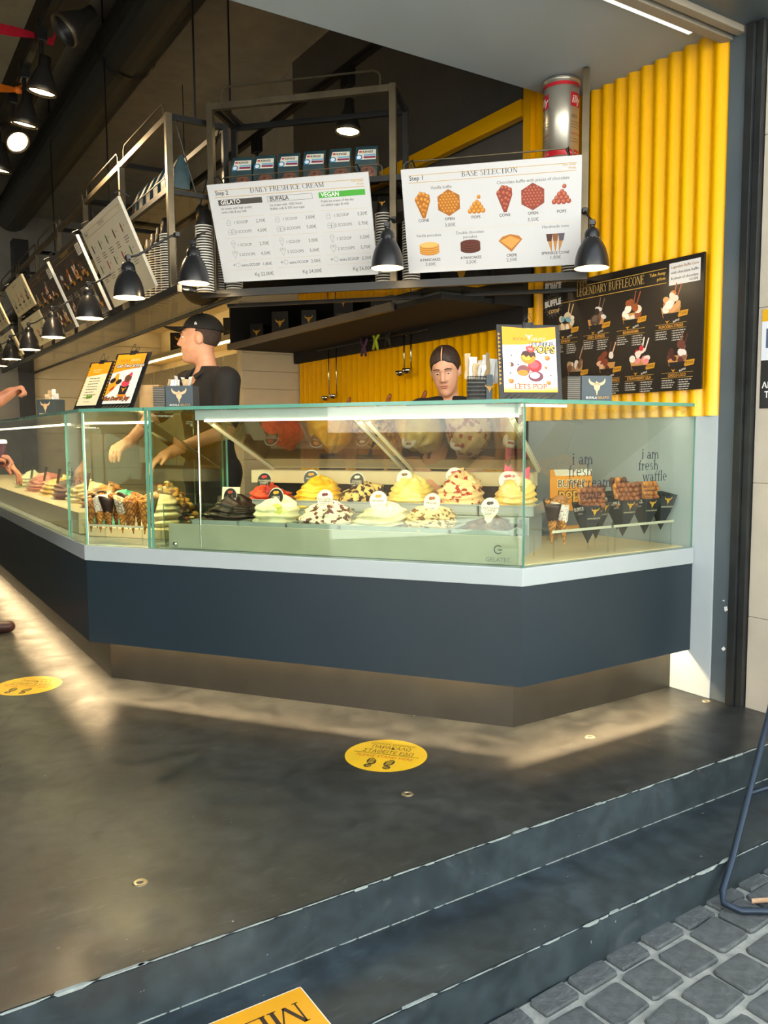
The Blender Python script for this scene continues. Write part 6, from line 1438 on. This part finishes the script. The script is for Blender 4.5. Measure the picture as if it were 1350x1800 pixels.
person('second customer pointing down at the side case, mostly out of view', frame(.24, 5.42, 0, 78), 1.02, M_SKIN3,
       [((-.26, -.18, 1.2), (-.36, -.50, 1.06), (-.37, -.60, .98)), ((.24, .0, 1.1), (.2, -.1, .88), (.2, -.12, .78))], h=.008, sleeve=.5, feet=((-.1, 0), (.14, -.34)), shoes=M_SHOE, shirt=mat('charcoal_shirt', '#24262b', .8))
hc_ = thing('takeaway_cup', 'white rimmed dark cup held by the nearer customer', 'cup', frame(.545, 4.13, 1.075)); MB().lathe([(0, 0), (.028, 0), (.04, .1), (.037, .1), (.026, .005)], 18).obj('cup', mat('plum_cup', '#4a2530', .5), hc_, smooth=True); MB().lathe([(.0415, .096), (.044, .1), (.042, .112), (.03, .116), (0, .116)], 18).obj('lid', M_PAPER, hc_, smooth=True)
# ================================================================ floor marks, wall notice, street stand, ceiling spots
def disc_sticker(label, x, y, rz, r=.155):
    t = thing('floor_sticker', label, 'sticker', frame(x, y, .0006, rz))
    MB().lathe([(0, .0006), (r, .0006), (r, 0)], 48).obj('disc', mat('yellow_vinyl', '#e6b81c', .35, vary=.05), t)
    p = Print(); p.EPS = .0002
    p.text('μένουμε ασφαλείς', 0, r*.62, .026, '#6a5410', 'c', wid=r*1.15); p.text('ΠΑΡΑΚΑΛΩ', 0, r*.36, .042, '#2b2a1e', 'c', wid=r*1.0); p.text('ΣΤΑΘΕΙΤΕ ΕΔΩ', 0, r*.08, .042, '#2b2a1e', 'c', wid=r*1.28)
    p.rect(-r*.82, r*.01, r*.82, r*.035, '#3a3620'); p.text('PLEASE STAND HERE', 0, -r*.2, .032, '#c0561c', 'c', wid=r*1.42)
    for sd in (-1, 1):
        cx, cy, a = sd*r*.22, -r*.46, -sd*12
        p.ell(cx, cy, r*.115, r*.2, '#2b2a1e', 1, 16, a); p.ell(cx+sd*.002, cy-r*.27, r*.095, r*.1, '#2b2a1e', 1, 12, a)
        for k in range(5): p.line(cx-r*.07, cy-r*.12+k*r*.06, cx+r*.07, cy-r*.12+k*r*.06+.004, .0035, '#e6b81c', 2)
        for k in range(2): p.line(cx-r*.05, cy-r*.3+k*r*.06, cx+r*.06, cy-r*.3+k*r*.06, .003, '#e6b81c', 2)
    p.obj('lettering', t, Tr(0, 0, .0008) @ Rx(-90)); return t
disc_sticker('round yellow stand-here floor sticker in front of the diagonal counter', 1.612, 2.508, -50)
disc_sticker('round yellow stand-here floor sticker beside the customers shoes', .64, 4.205, -40)
# corner of a larger yellow sticker on the lower step, lettering towards the shop
ys = thing('step_sticker', 'yellow rectangular sticker with dark letters on the lower step', 'sticker', frame(.838, 1.695, -.1395, 180))
MB().box(0, .5, 0, .19, 0, .0006).obj('sheet', mat('amber_vinyl', '#e7a41e', .4, vary=.06), ys); p = Print(); p.EPS = .0002
p.rect(0, 0, .5, .003, '#efe0c0'); p.rect(0, 0, .003, .19, '#efe0c0')
p.text('MENOYME', .03, .045, .1, '#3a2c22', 'l', serif=True)
SERIF_M = None
p.obj('lettering', ys, Tr(0, 0, .0009) @ Rx(-90))
M_NICK = mat('nickel_grommet', '#b9ab8c', .3, .9)
for i, (x, y, lab) in enumerate(((1.489, 2.186, 'round metal floor grommet in front of the yellow sticker'), (.579, 2.129, 'round metal floor grommet nearest the street'), (2.385, 2.215, 'round metal floor grommet below the counter corner'), (3.15, 2.235, 'round metal floor grommet at the slate pilaster'))):
    g = MB().lathe([(.009, 0), (.009, .002), (.012, .003), (.018, .0025), (.021, 0)], 22).obj('floor_grommet', M_NICK, T=Tr(x, y, .0003), smooth=True); tag(g, lab, 'grommet', 'metal grommets in the floor')
    MB().lathe([(0, .0004), (.0095, .0004)], 16).obj('hole', M_BLK, g)
# notice on the stone
wn = thing('wall_notice', 'black and white notice with a yellow strip on the stone wall', 'notice', frame(3.2215, 2.075, 1.30, -90))
MB().box(0, .3, -.002, 0, 0, .41).obj('sheet', mat('notice_black', '#232426', .5), wn); p = Print(); p.rect(0, .2, .3, .36, '#d7dce6'); p.rect(0, .36, .3, .41, '#d9a514'); p.rect(.02, .25, .3, .33, '#4a5a78', 2)
p.text('ΑΠΑΓΟΡΕΥΕΤΑΙ', .008, .085, .035, '#f0f0f0', 'l', bold=.02); p.text('ΤΟ ΚΑΠΝΙΣΜΑ', .02, .045, .035, '#f0f0f0', 'l', bold=.02); p.obj('lettering', wn, Tr(0, -.0022, 0))
# folding metal sign leg standing on the cobbles
ps = thing('street_stand', 'thin dark metal frame of a pavement stand by the step', 'stand', Tr(2.11, 1.45, -.242))
M_TUBE = mat('blue_black_tube', '#2d3a4a', .35, .5)
MB().tube([(.86, .30, .72), (.43, .14, .36), (.125, .03, .105), (.05, .008, .04), (.03, -.01, .016), (.045, -.06, .012), (.3, -.25, .02), (.55, -.42, .03)], .0105, 10).obj('frame', M_TUBE, ps, smooth=True)
MB().tube([(.305, .094, .255), (.6, .02, .29), (.9, -.1, .34)], .008, 8).obj('cross_bar', M_TUBE, ps, smooth=True)
MB().tube([(1.3, .02, .78), (.95, -.2, .33), (.6, -.38, .05), (.55, -.42, .03)], .0105, 10).obj('frame', M_TUBE, ps, smooth=True)
MB().tube([(.86, .30, .72), (1.3, .02, .78)], .0105, 8).obj('top_bar', M_TUBE, ps)
lf = MB(); lf.add([(-.05, -.008, 0), (.045, -.012, .002), (.05, .008, .001), (-.04, .01, .002)], [(0, 1, 2, 3)]); lf.add([(-.05, -.008, -.003), (.045, -.012, -.001), (.05, .008, -.002), (-.04, .01, -.001)], [(3, 2, 1, 0)])
tag(lf.obj('paper_scrap', mat('torn_cardboard', '#c9a582', .8, vary=.2, scale=60), T=Tr(2.27, 1.385, -.23) @ Rz(-25)), 'torn strip of brown cardboard on the cobbles', 'litter')
lv = MB(); lv.add([(0, 0, 0), (.012, .006, .003), (.026, 0, .001), (.012, -.007, .002)], [(0, 1, 2, 3)]); lv.add([(0, 0, -.002), (.012, .006, .001), (.026, 0, -.001), (.012, -.007, 0)], [(3, 2, 1, 0)])
tag(lv.obj('leaf', mat('dry_leaf', '#7f8a4a', .7), T=Tr(2.27, 1.345, -.232) @ Rz(-40)), 'small green leaf on the cobbles under the stand', 'leaf')

# ---- track spots on the dark ceiling
def spot(label, T, lit, aim, power=0, group='black spotlights on the ceiling tracks'):
    t = thing('spotlight', label, 'spotlight', T, group)
    A = Rx(aim[0]) @ Ry(aim[1])
    MB().box(-.025, .025, -.05, .05, .2, .3).obj('adapter', M_BLK, t, bevel=.004)
    MB().tube([(0, 0, .2), (0, 0, .12)], .012, 8).obj('stem', M_BLK, t)
    sh = MB(); sh.lathe([(.0, .13), (.03, .13), (.034, .07), (.045, .05), (.075, -.03), (.078, -.06), (.074, -.06), (.07, -.03), (.035, .05), (0, .05)], 24); o = sh.obj('housing', mat('spot_black', '#2b2825', .4, .2), t, smooth=True, T=A)
    b = MB(); b.lathe([(.079, -.045), (.08, -.06), (.077, -.064), (.072, -.06)], 24); b.obj('trim_ring', M_BRASS, o, smooth=True)
    if lit:
        b = MB(); b.lathe([(0, -.05), (.05, -.05), (.066, -.052)], 20); b.obj('lamp', emission('spot_lamp', '#ffe3a8', 18), o)
        l = bpy.data.lights.new('spot_beam', 'SPOT'); l.energy = power; l.color = (1, .72, .4); l.spot_size = rad(100); l.spot_blend = .7; l.shadow_soft_size = .05
        lo = bpy.data.objects.new('spot_beam', l); COL.objects.link(lo); lo.parent = t; lo.matrix_basis = A @ Tr(0, 0, -.07)
    return t
def track(label, x, z, y0, y1):
    t = MB().box(-.02, .02, y0, y1, 0, .035).obj('light_track', M_BLK, T=Tr(x, 0, z)); tag(t, label, 'light track')
    for y in (y0+.3, (y0+y1)/2, y1-.3): MB().tube([(0, y, .03), (0, y, ZC-z)], .004, 6).obj('rod', M_BLK, t)
ZK = 3.41
track('black light track over the customers', .98, ZK, 3.6, 11.5); track('black light track over the servers', 2.6, 3.38, 3.6, 11)
for y, lit, aim, lab, pw in ((4.25, 0, (0, 48), 'unlit spotlight turned sideways, above the red ribbon', 0), (4.99, 1, (8, 6), 'lit spotlight just below the red ribbon', 80), (5.54, 1, (10, 6), 'lit spotlight beside the orange ribbon', 80),
                             (5.98, 1, (-42, -18), 'spotlight glaring straight towards the street', 60), (6.55, 1, (8, 8), 'lit spotlight at the far end of the row over the customers', 90), (8.2, 1, (8, 8), 'added unseen spotlight deep over the customers', 90)):  # the farthest spot is out of view, added for warm fill
    spot(lab, Tr(.98, y, ZK-.25), lit, aim, pw)
spot('lit spotlight framed by the top of the diagonal shelf', Tr(2.6, 4.42, 3.08), 1, (0, 4), 14); spot('spotlight partly hidden behind the cookie bags', Tr(2.6, 5.75, 3.08), 1, (0, 4), 14)
# round duct and beams under the ceiling
dc = thing('ceiling_duct', 'round dark duct high under the black ceiling', 'duct', Tr(1.75, 4.6, 3.92)); b = MB(); b.T = Rx(-90); b.lathe([(0, 0), (.2, 0), (.2, 6.5), (0, 6.5)], 26); b.obj('pipe', mat('dark_duct', '#45453f', .5, .3), dc, smooth=False)
b = MB(); b.T = Rx(-90); b.lathe([(.21, 1.4), (.21, 1.46)], 26); b.obj('flange', M_BLK, dc)
flat('beam', 1.25, 1.4, 3.5, YB, 3.95, ZC, mat('dark_beam', '#35302a', .6), 'dark painted beam under the ceiling')
flat('beam', .35, .6, 3.5, YB, 3.72, ZC, mat('perforated_beam', '#5a4a36', .6), 'brown beam above the light track')
# ribbons tied to the track
def ribbon(label, y, z, c, x1):
    t = thing('ribbon', label, 'ribbon', Tr(.98, y, z)); m_ = mat('satin_'+c, c, .4, vary=.15, scale=20)
    def strip(pts, w, nm):
        b = MB(); vs = []
        for i, q in enumerate(pts): ww = w[i]; vs += [(q[0], q[1]-ww*.3, q[2]-ww), (q[0], q[1]+ww*.3, q[2]+ww)]
        n_ = len(pts); b.add(vs, [(2*i, 2*i+2, 2*i+3, 2*i+1) for i in range(n_-1)]); b.add([(a+.004, d+.004, e) for a, d, e in vs], [(2*i, 2*i+1, 2*i+3, 2*i+2) for i in range(n_-1)]); b.obj(nm, m_, t, smooth=True)
    MB().ball((0, 0, 0), (.025, .02, .022), 10, 7).obj('knot', m_, t, smooth=True)
    strip([(0, 0, 0), (-.06, -.02, -.012), (-.14, -.05, -.03), (-.3, -.1, -.06), (-.6, -.2, -.05), (-1.2, -.4, .05)], [.012, .022, .03, .032, .03, .03], 'streamer')
    strip([(0, 0, 0), (.02, -.01, .04), (.035, -.02, .08), (.03, -.03, .1)], [.01, .016, .014, .004], 'loop')
    strip([(0, 0, 0), (.04, 0, -.015), (.075, .01, -.01), (.09, .0, .03)], [.01, .02, .022, .012], 'loop')
ribbon('red ribbon tied to the light track', 5.06, ZK+.02, '#d8263c', 0); ribbon('orange ribbon tied to the light track', 5.76, ZK-.03, '#f07a1e', 0)

# ================================================================ the unseen street side: mirrored in the glass, walls bouncing sunlight in
def parasol(label, x, y, c):
    t = thing('parasol', label, 'parasol', Tr(x, y, -.3), 'white parasols across the street')
    MB().tube([(0, 0, 0), (0, 0, 2.75)], .025, 8).obj('pole', M_BLK, t); MB().lathe([(0, 0), (.3, 0), (.3, .06), (0, .08)], 20).obj('base', M_STONE, t)
    b = MB(); n = 8; vs = [(0, 0, 2.8)]+[(1.6*math.cos(2*PI*k/n), 1.6*math.sin(2*PI*k/n), 2.25) for k in range(n)]+[(1.6*math.cos(2*PI*k/n), 1.6*math.sin(2*PI*k/n), 2.05) for k in range(n)]
    b.add(vs, [(0, 1+k, 1+(k+1) % n) for k in range(n)]+[(1+k, 9+k, 9+(k+1) % n, 1+(k+1) % n) for k in range(n)]); b.obj('canopy', mat('white_canvas', c, .8), t)
parasol('white parasol across the street, nearer the shop', -5.2, -.8, '#e8ebee'); parasol('white parasol across the street, farther away', -8.4, -3.2, '#dfe6ee')
flat('street_wall', -14, -13.6, -16, 8, -.8, 1.3, mat('street_brown', '#6a5a48', .8, vary=.25, scale=2), 'brown shopfronts on the far side of the street'); flat('street_wall', -14.2, -13.8, -16, 8, 1.3, 8, mat('pale_plaster', '#eae6dc', .8), 'pale upper storeys on the far side of the street')  # upper wall out of view, made paler to bounce light onto the cladding
flat('street_wall', -14, 14, -17, -16.6, -.8, 9, mat('pale_plaster', '#eae6dc', .8), 'sunlit house fronts opposite the shop')  # unseen front, added to bounce sunlight into the shop
